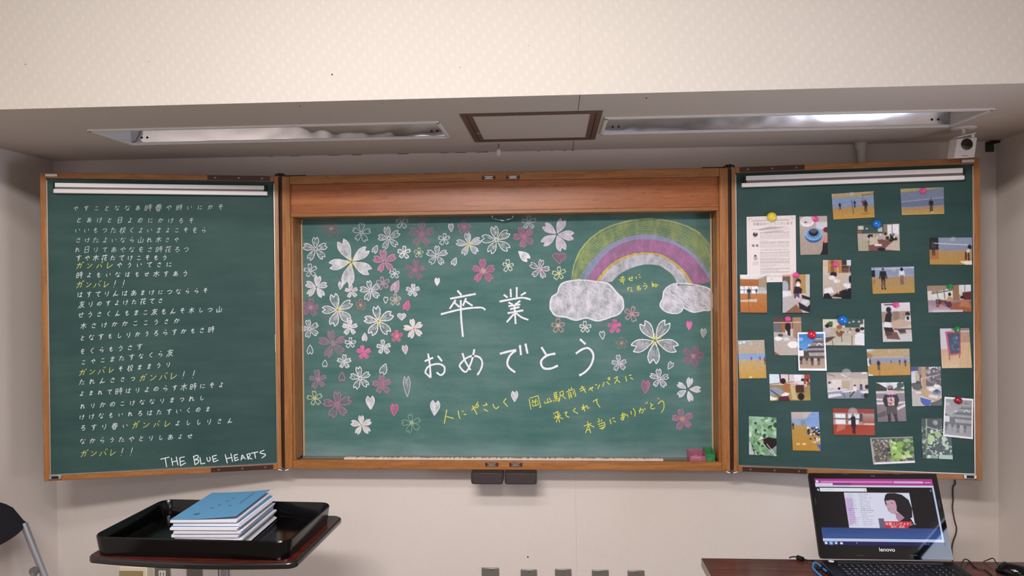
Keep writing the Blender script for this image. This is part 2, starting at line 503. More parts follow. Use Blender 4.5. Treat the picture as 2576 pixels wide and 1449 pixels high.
# chalk dust in the ledge
mb = MB(); random.seed(5)
for k in range(170):
    x = -.66 + k * 1.30 / 170
    h = .003 + random.random() * .0035
    mb.box(x, x + .0085, .026, .046, ZB + .022, ZB + .022 + .012 + h)
mb.build('chalk_dust', plain('pale_chalk_dust', 'e6cfc2', .95, var=.1), cb)['kind'] = 'stuff'
# catches top and bottom
for (zz, nm) in ((FZ + .577, 'catch'), (FZ - .578, 'catch')):
    for xc in (-.047, .050):
        c_ = MB().box(xc - .026, xc + .026, -.002, .002, zz - .0075, zz + .0075).build(nm, BRNM, cb)
        MB().box(xc - .018, xc + .018, -.005, -.002, zz + .003, zz + .0055).box(xc - .018, xc + .018, -.005, -.002, zz - .0055, zz - .003)\
            .box(xc - .012, xc + .012, -.006, -.002, zz - .0012, zz + .0012).build('catch_bar', ALU, c_)
# wire pull handle under the header
hp = [PC.pt(x, y, .03) for x, y in ((1239, 538), (1238, 549), (1264, 555), (1290, 549), (1289, 538))]
hd = MB().tube([hp[0], hp[1]], .0018, 8).tube([hp[1], hp[2], hp[3]], .0018, 8).tube([hp[3], hp[4]], .0018, 8).build('pull_handle', CHRM, cb, smooth=True)
mb = MB()
for q in (hp[0], hp[4]):
    mb.box(q[0] - .008, q[0] + .008, q[1] - .008, q[1] + .008, q[2] - .002, FZ + .433)
mb.build('handle_lug', CHRM, hd)

# eraser trays hanging under the case
for k, (xa, xb) in enumerate(((-.129, -.001), (.006, .134))):
    t = thing('eraser_tray', ((xa + xb) / 2, .0, FZ - .63), ('left' if k == 0 else 'right') + ' one of two dark plastic eraser trays hanging below the blackboard ledge', 'eraser tray', 'eraser trays')
    z0, z1 = FZ - .652, FZ - .606; r = .010
    pts = [(xa, z1), (xa, z0 + r)] + [(xa + r - r * math.cos(a), z0 + r - r * math.sin(a)) for a in (.4, .8, 1.2)] + [(xa + r, z0), (xb - r, z0)] + \
          [(xb - r + r * math.sin(a), z0 + r - r * math.cos(a)) for a in (.4, .8, 1.2)] + [(xb, z0 + r), (xb, z1)]
    MB().prism(pts, lambda a, b, d: (a, -.022 + d, b), 0, .05).build('tray_body', DGRY, t, bevel=.002)
    MB().prism([(a * .92 + (xa + xb) / 2 * .08, b * .85 + (z0 + z1) / 2 * .15) for a, b in pts], lambda a, b, d: (a, -.0235 + d, b), 0, .003).build('front_panel', plain('dark_brown_plastic', '3a3130', .5), t, bevel=.001)
    MB().box(xa + .001, xb - .001, -.010, .03, FZ - .6065, FZ - .6005).build('mounting_plate', plain('dark_maroon_metal', '33201d', .5), t)

# chalk boxes on the ledge
CH = [('pink', 'd58fae'), ('white', 'e9e2e6'), ('yellow', 'e8cf62')]


def chalk_box(px0, px1, py0, py1, colr, label, nm, seed):
    a = at(px0, py1, 1, .012); b = at(px1, py0, 1, .012)
    x0, x1, z0 = a[0], min(b[0], .845), ZB + .0225
    z1 = at(px0, py0, 1, .05)[2]
    t = thing('chalk_box', ((x0 + x1) / 2, .05, z0), label, 'box', 'chalk boxes on the ledge')
    m = plain(nm, colr, .15, alpha=.45)
    MB().box(x0, x1, .024, .026, z0, z1 - .014).box(x0, x0 + .0015, .026, .09, z0, z1).box(x1 - .0015, x1, .026, .09, z0, z1)\
        .box(x0, x1, .09, .0915, z0, z1).box(x0, x1, .026, .09, z0, z0 + .0015).build('clear_tray', m, t)
    random.seed(seed)
    return t, x0, x1, z0, z1


t1, x0, x1, z0, z1 = chalk_box(1737, 1777, 1135, 1163, 'c2708f', 'small clear pink plastic box of chalk stubs with a yellow stub on top', 'clear_pink_plastic', 1)
GR1 = 'chalk stubs in the pink box'


def stub(p, q, r, col, label, group):
    o = MB().lathe([(r * .9, 0), (r, .001), (r, np.linalg.norm(np.array(q) - p) - .001), (r * .9, np.linalg.norm(np.array(q) - p))], p, np.array(q) - p, 12).build('chalk_stub', plain('chalk_body_' + col, col, .95), smooth='auto')
    tag(o, label, 'chalk', group)


for k in range(5):
    xa = x0 + .008 + k * (x1 - x0 - .02) / 5
    stub((xa, .034 + .012 * (k % 2), z0 + .0065), (xa + .011, .075, z0 + .0065), .005, ['d07f9f', 'e6b9c8', 'c583b8', 'd78aa8', 'e8dce2'][k], ['rose pink', 'pale pink', 'mauve', 'dusky pink', 'off-white'][k] + ' chalk stub lying in the bottom of the pink chalk box', GR1)
stub((x0 + .012, .040, z0 + .0170), (x0 + .046, .048, z0 + .0185), .0055, 'ead15e', 'yellow chalk stub lying across the top of the pink chalk box', GR1)
stub((x0 + .010, .060, z0 + .0175), (x0 + .038, .078, z0 + .0175), .005, 'd58a96', 'salmon chalk stub at the back of the pink chalk box', GR1)
t2, x0, x1, z0, z1 = chalk_box(1778, 1813, 1130, 1163, '3c9a5c', 'clear green plastic chalk box in the right corner of the ledge', 'clear_green_plastic', 2)
for k in range(4):
    xa = x0 + .008 + k * (x1 - x0 - .02) / 4
    stub((xa, .036 + .01 * (k % 2), z0 + .0065), (xa + .012, .075, z0 + .0065), .005, ['9fcab2', 'b9d6a8', 'a5a08a', 'd3e4c8'][k], ['mint', 'light green', 'grey', 'pale cream-green'][k] + ' chalk stub lying in the green chalk box', 'chalk stubs in the green box')

# ================================================================ WINGS


def wing(side, label):
    U, NN, H = (UL, NL, HL) if side == 'L' else (UR, NR, HR)
    gb = GB_L if side == 'L' else GB_R
    T = lambda a, z, d: tuple(H + U * a + np.array([0, 0, z]) + NN * d)
    B = lambda mb, a0, a1, z0, z1, d0, d1, mi=0: mb.box(a0, a1, z0, z1, d0, d1, mi, T)
    t = thing('blackboard_wing', H + U * .45, label, 'blackboard')
    fw = .0225; fi = .0165; a0, a1 = .012, .9
    B(MB(), a0, a0 + fi, -.6, .6, -.045, 0).build('stile', WD_V, t, bevel=.002)
    B(MB(), a1 - fw, a1, -.6, .6, -.045, 0).build('stile', WD_V, t, bevel=.002)
    B(MB(), a0 + fi, a1 - fw, .6 - fw, .6, -.045, 0).build('top_rail', WD_H, t, bevel=.002)
    B(MB(), a0 + fi, a1 - fw, -.6, -.6 + fw, -.045, 0).build('bottom_rail', WD_H, t, bevel=.002)
    B(MB(), a0 + fi, a1 - fw, -.6 + fw, .6 - fw, -.04, -.008).build('writing_surface', gb, t)
    ed = MB(); e = .003
    B(ed, a0 + fi, a1 - fw, -.6 + fw, -.6 + fw + e, -.008, .001); B(ed, a1 - fw - e, a1 - fw, -.6 + fw, .57, -.008, -.001); B(ed, a0 + fi, a0 + fi + e * .7, -.6 + fw, .57, -.008, -.001)
    ed.build('edge_strip', ALU, t)
    for z0, z1 in ((.6 - .020, .6 - .002), (-.598, -.580)):
        hb = B(MB(), .045, .285, z0, z1, 0, .004).build('hinge_bar', BRNM, t, bevel=.001)
        m = MB()
        for k in (.075, .165, .255): m.lathe([(.0045, 0), (.0035, .002)], T(k, (z0 + z1) / 2, .004), NN, 10)
        m.build('screw', GREY, hb)
    for z0, z1 in ((.6 - .017, .6 - .006), (-.592, -.578)):
        c = B(MB(), a1 - .065, a1 - .022, z0, z1, 0, .008).build('corner_catch', ALU, t, bevel=.001)
        m = MB()
        if z0 < 0:
            B(m, a1 - .056, a1 - .031, z0 + .002, z1 - .002, .008, .009)
            m.build('catch_slot', BLK, c)
    # hanging rail with its two white bars
    lo, hi = (.068, .850) if side == 'L' else (.068, .845)
    hr = B(MB(), lo, hi, (.534 if side == 'R' else .531), .546, -.008, .010).build('paper_rail', plain('mauve_rail_gap', '6d6268', .5), t)
    zt = .003
    B(MB(), lo + .004 - .006, hi - .002 - .006, *((.5445, .5625) if side == 'R' else (.5425, .5585)), -.006, .013).build('upper_bar', WHT, hr, bevel=.001)
    B(MB(), lo - .014 if side == 'L' else lo - .018, hi - .003, .519, .535, -.006, .015).build('lower_bar', WHT, hr, bevel=.002)
    for k, a in enumerate((lo - .004, hi - .001)):
        B(MB(), a - .006, a, .530, .562, -.006, .014).build('end_cap', BLK, hr, bevel=.001)
    return t, T


wl_t, TL_ = wing('L', 'green folding blackboard wing on the left, covered in lines of white and yellow handwriting')
wr_t, TR_ = wing('R', 'green folding blackboard wing on the right, pinned with photographs')

# hinge pivots between case and wings, top and bottom
for s in (-1, 1):
    t = MB().box(min(s * .9005, s * .9095), max(s * .9005, s * .9095), .002, .03, FZ - .598, FZ + .598).build('hinge_strip', plain('dark_brown_rubber', '2a0f08', .6), cb)
    MB().tube([(s * .885, .005, FZ + .601), (s * .892, .0, FZ + .607), (s * .908, -.002, FZ + .609), (s * .925, -.004, FZ + .603)], .004, 8)\
        .lathe([(.009, 0), (.009, .008), (.004, .011)], (s * .904, .0, FZ + .6), (0, 0, 1), 12).build('top_pivot', plain('dark_bronze', '2b2422', .4, .6), t, smooth='auto')
    MB().tube([(s * .885, .005, FZ - .603), (s * .897, .0, FZ - .607), (s * .908, -.002, FZ - .607), (s * .925, -.004, FZ - .602)], .003, 8)\
        .lathe([(.008, 0), (.007, -.007), (.003, -.010)], (s * .904, .0, FZ - .602), (0, 0, 1), 12).build('bottom_pivot', GREY, t, smooth='auto')
    MB().box(min(s * .885, s * .80), max(s * .885, s * .80), .0, .02, FZ + .6, FZ + .603).build('top_arm', plain('dark_bronze', '2b2422', .4, .6), t)


# ================================================================ CHALK DRAWING
def smoothpts(p, n=6, closed=False):
    p = [np.array(q, float) for q in p]
    if len(p) < 3 and not closed: return p
    out = []; L = len(p)
    rng = range(L) if closed else range(L - 1)
    g = (lambda i: p[i % L]) if closed else (lambda i: p[max(0, min(L - 1, i))])
    for i in rng:
        a, b, c, d = g(i - 1), g(i), g(i + 1), g(i + 2)
        for k in range(n):
            u = k / n
            out.append(.5 * ((2 * b) + (-a + c) * u + (2 * a - 5 * b + 4 * c - d) * u * u + (-a + 3 * b - 3 * c + d) * u ** 3))
    out.append(p[0] if closed else p[-1])
    return out


class Chalk:
    """strokes are given in photo pixels and laid on the board plane"""
    def __init__(s, plane): s.pl = plane; s.mb = MB(); s.mats = []; s.k = 0
    def mi(s, m):
        if m not in s.mats: s.mats.append(m)
        return s.mats.index(m)
    def lift(s): s.k += 1; return .0004 + s.k * .000006
    def stroke(s, pts, w_, m, smooth=True, jit=.18, taper=False):
        P = smoothpts(pts, 5) if smooth else [np.array(q, float) for q in pts]
        if len(P) < 6:                       # break straight marks up so that their edges can waver
            Q_ = []
            for i in range(len(P) - 1):
                n_ = max(1, int(np.hypot(*(P[i + 1] - P[i])) / max(2.2, w_ * .7)))
                Q_ += [P[i] + (P[i + 1] - P[i]) * k_ / n_ for k_ in range(n_)]
            P = Q_ + [P[-1]]
        d = s.lift(); V = []
        for i, p in enumerate(P):
            t_ = P[min(i + 1, len(P) - 1)] - P[max(i - 1, 0)]; L = np.hypot(*t_) + 1e-9
            nn = np.array([-t_[1], t_[0]]) / L
            h = w_ / 2 * (1 + random.uniform(-jit, jit))
            if taper: h *= .55 + .45 * math.sin(math.pi * min(1, (i + .6) / len(P)))
            V += [s.pl.pt(*(p + nn * h), d), s.pl.pt(*(p - nn * h), d)]
        s.mb.add(V, [(2 * i, 2 * i + 1, 2 * i + 3, 2 * i + 2) for i in range(len(P) - 1)], s.mi(m))
        return s
    def fill(s, pts, m):
        d = s.lift(); c = np.mean(np.array(pts, float), axis=0); n = len(pts)
        V = [s.pl.pt(*c, d)] + [s.pl.pt(*p, d) for p in pts]
        s.mb.add(V, [(0, 1 + i, 1 + (i + 1) % n) for i in range(n)], s.mi(m))
        return s
    def strip(s, A, B, m):
        d = s.lift(); n = len(A)
        V = [s.pl.pt(*q, d) for pr in zip(A, B) for q in pr]
        s.mb.add(V, [(2 * i, 2 * i + 1, 2 * i + 3, 2 * i + 2) for i in range(n - 1)], s.mi(m))
        return s
    def build(s, name, parent, label=None):
        o = s.mb.build(name, s.mats, parent)
        if label: o['label'] = label
        return o


PET = [(0.03, 0), (.25, .125), (.5, .235), (.72, .27), (.88, .235), (1.03, .15), (.81, 0), (1.03, -.15), (.88, -.235), (.72, -.27), (.5, -.235), (.25, -.125)]
WH, PK, HP, YE, PE, DP = 'eceaf0', 'c486a4', 'de78aa', 'e8e06a', 'd9e0a8', 'a27a90'


def petal_pts(cx, cy, L, ang, wf=1.0, lob=0.0):
    """outline of one notched petal growing from (cx,cy) towards ang (degrees clockwise from up)"""
    a = math.radians(ang); ax = np.array([math.sin(a), -math.cos(a)]); sd = np.array([math.cos(a), math.sin(a)])
    return [np.array([cx, cy]) + L * (u * ax + (v * wf) * sd) for u, v in PET]


def sharp_outline(P):
    """smooth each side, keep tips and notch sharp"""
    segs = [P[0:6], P[5:7], P[6:8], P[7:] + [P[0]]]
    return [smoothpts(s_, 4) if len(s_) > 2 else s_ for s_ in segs]


def flower(cx, cy, Rr, rot, ol, oa, ow, fl=None, fa=0, st=None, label=None, gap=0.04):
    c = Chalk(PC)
    for k in range(5):
        a = rot + 72 * k + random.uniform(-6, 6); L = Rr * random.uniform(.9, 1.06)
        g = gap * Rr; ar = math.radians(a)
        P = petal_pts(cx + g * math.sin(ar), cy - g * math.cos(ar), L - g, a, random.uniform(.92, 1.12))
        O = sharp_outline(P)
        if fl: c.fill([q for s_ in O for q in s_[:-1]], chalk(fl, fa, True))
        for s_ in O: c.stroke(s_, ow, chalk(ol, oa), smooth=False, jit=.3)
        if Rr > 20 and fl:                   # hatch lines running along the petal
            ax = np.array([math.sin(ar), -math.cos(ar)]); sd = np.array([math.cos(ar), math.sin(ar)])
            for j in range(int(3 + Rr / 9)):
                v0 = random.uniform(-.16, .16); u0 = random.uniform(.25, .5); u1 = u0 + random.uniform(.15, .35)
                q0 = np.array([cx, cy]) + Rr * (u0 * ax + v0 * .8 * sd); q1 = np.array([cx, cy]) + Rr * (u1 * ax + v0 * 1.15 * sd)
                c.stroke([q0, q1], random.uniform(.8, 1.5), chalk(ol, .38), False)
    if st:
        for k in range(9):
            a = math.radians(rot + 36 + 40 * k + random.uniform(-8, 8)); l = Rr * random.uniform(.18, .34)
            c.stroke([(cx + .04 * Rr * math.sin(a), cy - .04 * Rr * math.cos(a)), (cx + l * math.sin(a), cy - l * math.cos(a))], max(1.1, Rr * .028), chalk(st, .8), False)
    return c.build('chalk_flower', cb, label)


def petal(cx, cy, L, notch, ol, oa, ow, fl=None, fa=0, wf=1.15):
    """a single petal; notch = direction its notched end points"""
    a = math.radians(notch); P = petal_pts(cx - .5 * L * math.sin(a), cy + .5 * L * math.cos(a), L, notch, wf)
    c = Chalk(PC); O = sharp_outline(P)
    if fl: c.fill([q for s_ in O for q in s_[:-1]], chalk(fl, fa, True))
    for s_ in O: c.stroke(s_, ow, chalk(ol, oa), smooth=False)
    return c.build('chalk_petal', cb)


def heart(cx, cy, w_, ol, oa, fl, fa):
    P = []
    for k in range(24):
        t_ = 2 * math.pi * k / 24
        P.append((cx + w_ / 2 * math.sin(t_) ** 3, cy - w_ / 34 * (13 * math.cos(t_) - 5 * math.cos(2 * t_) - 2 * math.cos(3 * t_) - math.cos(4 * t_)) ))
    c = Chalk(PC); c.fill(P, chalk(fl, fa, True)); c.stroke(P + [P[0]], 1.7, chalk(ol, oa), False)
    return c.build('chalk_heart', cb)


random.seed(11)
K = 4.674
# X, Y, R in enlarged views with origin (ox, oy); rot; outline colour, strength, width; fill, strength; stamens
F1 = [
 (530,258,105,-20,DP,.55,1.3,DP,.15,'b8b07a'),(883,305,110,0,WH,.6,1.4,None,0,None),(1205,372,132,-12,WH,.7,1.7,WH,.12,None),
 (1360,185,72,0,WH,.6,1.3,None,0,None),(1595,325,150,0,PK,.5,1.5,PK,.18,PK),(345,497,145,0,WH,.75,1.8,WH,.12,None),
 (765,650,265,-25,WH,.75,2.0,WH,.62,YE),(1155,645,135,-5,'dba3c2',.8,1.6,PK,.62,None),(1388,538,80,0,WH,.85,2.0,WH,.08,None),
 (1560,543,57,0,'d9d8c0',.65,1.4,None,0,PE),(283,750,82,-10,WH,.75,1.6,None,0,None),(1275,785,60,0,WH,.75,1.6,None,0,None),
 (1515,745,125,5,DP,.6,1.5,PK,.25,PK),(355,945,132,5,WH,.8,1.8,WH,.6,None),(765,995,82,-5,WH,.8,1.8,'e8d8e0',.5,PK),
 (990,985,115,-10,WH,.85,1.9,WH,.14,None),(1140,900,78,-10,'d9a9c0',.75,1.6,None,0,None),(1487,985,78,0,WH,.75,1.6,WH,.4,None),
 (1283,1097,72,0,'dcd6cf',.7,1.5,'c9b0b0',.2,'d9b0a0'),(285,1185,102,8,PK,.65,1.6,PK,.25,'d9a9c0'),(605,1215,190,-15,WH,.85,2.1,WH,.22,YE),
 (875,1155,66,0,'c98f8a',.6,1.3,None,0,'e0b070'),(1085,1345,172,-8,WH,.9,2.4,WH,.14,YE),
]
F2 = [
 (410,240,80,0,PK,.65,1.4,PK,.3,PK),(175,380,72,0,WH,.75,1.5,None,0,None),(465,445,140,-5,WH,.7,1.6,WH,.42,YE),
 (790,392,172,-12,WH,.85,1.9,WH,.07,PE),(1115,358,122,-20,PK,.75,1.6,PK,.4,HP),(1170,185,88,0,'cfd4d2',.7,1.4,WH,.07,None),
 (1500,325,195,20,'ded6e2',.8,2.0,'ded6e2',.68,None),(90,575,122,0,WH,.75,1.7,WH,.12,None),(635,755,142,0,PK,.8,1.6,HP,.42,'e9d8a0'),
 (925,695,72,0,'e9ead8',.85,1.5,None,0,PE),(1300,735,120,12,WH,.75,1.6,'c9a9b8',.22,'d9a9b8'),(1525,785,78,-5,'dfe0b8',.85,1.6,None,0,YE),
 (1515,1400,82,0,'dba9a9',.8,1.5,None,0,'e9d0a0'),
]
F3 = [(695,1262,92,15,'d9b6bf',.75,1.5,PK,.15,'e0a070'),(150,1418,72,0,WH,.85,1.7,None,0,'e0cf9a'),(495,1405,82,0,HP,.8,1.5,HP,.55,HP)]
F4 = [
 (275,35,105,-15,WH,.8,1.7,WH,.12,None),(750,20,92,0,WH,.85,1.8,WH,.6,None),(1500,30,112,-10,WH,.85,1.8,'f0e0dc',.7,'e8b9a0'),
 (550,205,165,-10,'b892aa',.6,1.6,'b892aa',.36,'b9a9a0'),(755,200,66,0,WH,.85,1.6,None,0,None),(905,310,84,-5,HP,.85,1.6,HP,.8,HP),
 (1145,250,86,-5,WH,.85,1.7,WH,.4,None),(1300,120,69,0,'e07a9f',.8,1.5,'e07a9f',.5,'e8b070'),(680,420,84,0,WH,.85,1.7,WH,.32,None),
 (375,630,108,-8,'b892aa',.65,1.5,'b892aa',.35,'b9a9b0'),(870,615,128,-5,WH,.9,2.0,WH,.05,None),(1125,690,106,-5,'cf90b0',.7,1.5,'c58aa6',.32,'b9806a'),
 (335,850,86,-10,'dde2c0',.75,1.5,None,0,YE),(600,925,162,-5,PK,.8,1.9,PK,.14,PK),(885,1165,118,-8,WH,.8,1.7,WH,.65,YE),
 (1475,1140,116,-10,'9fc4b0',.7,1.3,None,0,'c9d890'),
]
F6 = [
 (970,170,278,36,WH,.9,2.4,'dcd6dd',.30,YE),(578,200,72,-5,'a8968a',.6,1.3,None,0,'d9a070'),(548,440,94,-5,WH,.75,1.5,'c9a9c0',.2,None),
 (1420,355,125,15,'b87296',.7,1.5,'b87296',.32,'c9a9a0'),(1020,620,108,0,WH,.8,1.7,'c9c0d0',.34,None),
 (1355,745,142,15,WH,.8,1.8,WH,.62,None),(1290,1095,125,-10,PK,.8,1.6,PK,.45,'e8b96a'),
]
for (ox, oy, FF) in ((720, 520, F1), (1080, 520, F2), (1440, 520, F3), (720, 820, F4), (1440, 820, F6)):
    for (X, Y, Rr, rot, ol, oa, ow, fl, fa, st) in FF:
        flower(ox + X / K, oy + Y / K, Rr / K, rot, ol, oa, ow, fl, fa, st, gap=.14 if (X, Y) == (1355, 745) else .05)
P_ = [
 (720,520,1050,495,100,205,WH,.8,1.5,WH,.2),(720,520,640,930,98,8,WH,.7,1.4,WH,.62),(720,520,1290,930,155,205,'d9b9cc',.8,1.5,'d9b9cc',.6),
 (720,520,1170,1100,78,5,WH,.85,1.7,None,0),(720,520,1420,1155,122,198,'e07aa8',.85,1.6,'e07aa8',.65),
 (1080,520,255,250,98,-5,WH,.75,1.4,WH,.35),(1080,520,1105,572,158,130,WH,.85,1.8,WH,.7),(1080,520,297,640,98,205,WH,.85,1.5,WH,.3),
 (1080,520,92,885,94,3,WH,.85,1.5,WH,.8),(1440,520,1373,1400,106,3,HP,.9,1.5,HP,.8),
 (1440,820,1540,85,108,3,'c9d4cc',.8,1.4,'c9d4cc',.45),(1440,820,352,112,98,-8,WH,.85,1.6,WH,.2),(1440,820,1148,470,98,30,WH,.8,1.5,WH,.2),
 (1440,820,860,720,152,3,HP,.75,1.5,HP,.4),
 (720,820,922,127,96,182,WH,.85,1.6,WH,.65),(720,820,1398,282,108,-8,WH,.8,1.5,'e8c8d0',.45),(720,820,280,275,112,180,WH,.85,1.7,WH,.1),
 (720,820,455,438,86,182,WH,.85,1.6,None,0),(720,820,1150,500,132,200,WH,.9,1.7,WH,.1),(720,820,655,592,108,180,'e07a98',.85,1.6,None,0),
 (720,820,990,908,162,-3,WH,.8,1.6,WH,.62),(720,820,1270,990,138,5,'e07aa8',.85,1.6,'e07aa8',.35),
 (1080,820,65,970,178,5,WH,.8,1.7,WH,.62),(1080,820,1003,832,126,0,WH,.8,1.6,WH,.62),
]
for (ox, oy, X, Y, L, nd, ol, oa, ow, fl, fa) in P_:
    petal(ox + X / K, oy + Y / K, L / K, nd, ol, oa, ow, fl, fa)
petal(720 + 1420 / K, 820 + 720 / K, 240 / K, -3, 'd9d4dc', .8, 1.6, 'd9d4dc', .16, wf=.62)
heart(720 + 1358 / K, 520 + 1290 / K, 100 / K, WH, .85, WH, .7)
heart(1080 + 1528 / K, 520 + 598 / K, 152 / K, PK, .75, DP, .45)


# rainbow
def V3(pts): return [(1440 + x / K, 520 + y / K) for x, y in pts]
def resamp(p, n):
    p = np.array(smoothpts(p, 8)); d = np.r_[0, np.cumsum(np.hypot(*np.diff(p, axis=0).T))]
    t_ = np.linspace(0, d[-1], n)
    return np.c_[np.interp(t_, d, p[:, 0]), np.interp(t_, d, p[:, 1])]


ARC = [
 V3([(-30,860),(-5,760),(20,650),(90,500),(200,370),(380,245),(620,165),(870,130),(1120,150),(1350,215),(1500,300),(1600,420),(1645,560),(1650,760)]),
 V3([(70,880),(130,760),(230,620),(380,480),(560,380),(800,322),(1000,335),(1200,400),(1400,530),(1540,670),(1625,800)]),
 V3([(160,880),(250,730),(380,570),(540,450),(760,385),(960,390),(1180,440),(1380,560),(1520,720),(1625,880)]),
 V3([(270,890),(380,740),(500,640),(680,560),(860,535),(1040,560),(1200,650),(1330,770),(1430,930)]),
 V3([(300,900),(400,758),(520,660),(690,582),(860,558),(1030,582),(1180,664),(1300,784),(1400,930)]),
 V3([(470,880),(560,790),(700,720),(850,680),(1000,690),(1100,740),(1190,820),(1240,930)])]
NR_ = 70
ARC = [resamp(a, NR_) for a in ARC]
bands = [('a9b87a', .42), ('a3b3cf', .44), ('bd7fae', .58), ('d9b968', .8), ('dcd8e2', .56)]
names = ['green', 'pale blue', 'pink', 'yellow', 'white']
for k, (c_, a_) in enumerate(bands):
    ch = Chalk(PC)
    A, B = ARC[k], ARC[k + 1]
    A = A + np.random.RandomState(k).normal(0, .7, A.shape)
    ch.strip(A, B, chalk(c_, a_, True))
    n = {0: 7, 1: 11, 2: 6, 3: 2, 4: 3}[k]
    for j in range(n):
        u = (j + .5) / n + random.uniform(-.04, .04); s0 = random.randint(0, 8); s1 = NR_ - random.randint(0, 8)
        q = A * (1 - u) + B * u
        ch.stroke(q[s0:s1], random.uniform(.8, 1.7), chalk(['bccb8c', 'b9b4d6', 'c993ba', 'e0c878', 'e6e2ec'][k], .4), False)
    if k == 0: ch.stroke(ARC[0][2:-14] * .93 + ARC[1][2:-14] * .07, 1.6, chalk('d2dc9a', .7), False)
    ch.build('chalk_rainbow_band', cb, names[k] + ' band of the chalk rainbow')
# clouds
CL = [(1384,770),(1388,748),(1402,738),(1412,715),(1440,706),(1470,705),(1500,709),(1530,714),(1550,735),(1566,752),(1568,775),(1558,790),(1540,797),(1520,804),(1500,807),(1475,800),(1450,806),(1425,798),(1400,795),(1388,782)]
CR = [(1661,765),(1668,750),(1672,730),(1690,716),(1715,713),(1745,716),(1780,724),(1792,740),(1794,765),(1788,780),(1770,782),(1750,786),(1735,782),(1720,775),(1715,784),(1700,789),(1680,786),(1665,776)]
for q, lab in ((CL, 'large left cloud'), (CR, 'smaller right cloud')):
    c = Chalk(PC); S = smoothpts(q, 4, True)
    c.fill(S, chalk('d9d7e0', .70, True))
    for j in range(3):
        ox_, oy_ = random.uniform(-1.6, 1.6), random.uniform(-1.6, 1.6); c.stroke([(x + ox_ + random.uniform(-.5, .5), y + oy_ + random.uniform(-.5, .5)) for x, y in S], 1.8, chalk('eeecf2', .8), False)
    q = np.array(q); x0, y0 = q.min(0); x1, y1 = q.max(0)
    cxm, cym = (x0 + x1) / 2, (y0 + y1) / 2
    for j in range(46):
        x = random.uniform(x0 + 8, x1 - 8); y = random.uniform(y0 + 8, y1 - 8)
        if ((x - cxm) / (x1 - x0) * 2) ** 2 + ((y - cym) / (y1 - y0) * 2) ** 2 > .72: continue
        l = random.uniform(8, 20)
        c.stroke([(x - l * .5, y - l * .25), (x, y - 1), (x + l * .5, y + l * .4)], random.uniform(1.4, 3.0), chalk('f2f0f6', .6), True)
    c.build('chalk_cloud', cb, lab + ' in white chalk')

# ---- lettering on the centre board: strokes as "x,y x,y ..." separated by ';'


def letters(data, ox, oy, sc_, w_, col, a, name='chalk_lettering', plane=PC, parent=cb, label=None, straight=False, lines=None):
    chars = data.replace('\n', ' ').split('|')
    line = parent
    if len(chars) > 1:
        line = bpy.data.objects.new(name, None); COL.objects.link(line); line.parent = parent; line['label'] = label
    for ch in chars:
        c = Chalk(plane)
        for s_ in ch.split(';'):
            s_ = s_.strip()
            if not s_: continue
            P = [tuple(float(v) for v in q.split(',')) for q in s_.split()]
            P = [(ox + x / sc_, oy + y / sc_) for x, y in P]
            c.stroke(P, w_, chalk(col, a), not straight and len(P) > 2, jit=.12)
        c.build('chalk_character' if len(chars) > 1 else name, line, label if len(chars) == 1 else None)


letters('''330,985 378,1040;245,1082 545,1025;310,1095 240,1200;298,1130 355,1180;432,1075 395,1165;425,1110 508,1165;135,1265 380,1205 600,1185 658,1215;370,1100 374,1300 395,1530''', 1080, 520, K, 4.8, WH, .98, label='large white chalk character 卒')
letters('''875,1035 920,1068;955,965 960,1065;1028,945 1028,1065;1135,1008 1075,1043;825,1115 1000,1082 1100,1070 1192,1092;930,1125 980,1150;
1070,1105 1010,1150;930,1170 1070,1148;950,1205 1060,1180;920,1252 1105,1218;1000,1150 1015,1380;995,1260 910,1358;1020,1250 1085,1300 1165,1330''', 1080, 520, K, 4.6, WH, .98, label='large white chalk character 業')
letters('''-55,415 45,372;-15,325 5,450 15,608;15,608 -50,548;-50,548 -20,485 60,450 130,450 175,480 180,525 165,560 130,577 85,545;98,350 150,415''', 1080, 820, K, 4.6, WH, .98, label='large white chalk character お')
letters('''390,320 420,410 485,520;530,272 495,420 430,540 360,480 370,440 440,375 520,352 590,370 622,425 610,500 565,577''', 1080, 820, K, 4.6, WH, .98, label='large white chalk character め')
letters('''830,327 930,300 1020,282;1020,285 950,345 918,420 925,470 960,510 1010,545;1065,225 1078,342;1130,208 1155,325''', 1080, 820, K, 5.2, WH, .98, label='large white chalk character で')
letters('''1318,248 1378,345;1482,325 1390,345 1325,395 1315,450 1350,498 1430,500 1512,465''', 1080, 820, K, 5.4, WH, .98, label='large white chalk character と')
letters('''90,155 155,215;40,325 120,272 190,262 238,315 245,380 212,470 150,540 80,583''', 1440, 820, K, 5.2, WH, .98, label='large white chalk character う')
YC = 'e6e25e'
letters('''205,985 175,1150;200,1062 285,1088|340,998 348,1055 362,1090;385,1002 405,1006;405,1040 435,1040|497,990 558,928 578,935 568,955 540,965;
575,890 553,920;505,935 562,1040|632,938 682,922;665,903 680,935;640,978 690,1005|748,915 762,955 790,970 820,945|905,850 872,892;872,892 922,950''',
        1080, 820, K, 2.3, YC, .85, label='yellow chalk line 人にやさしく')
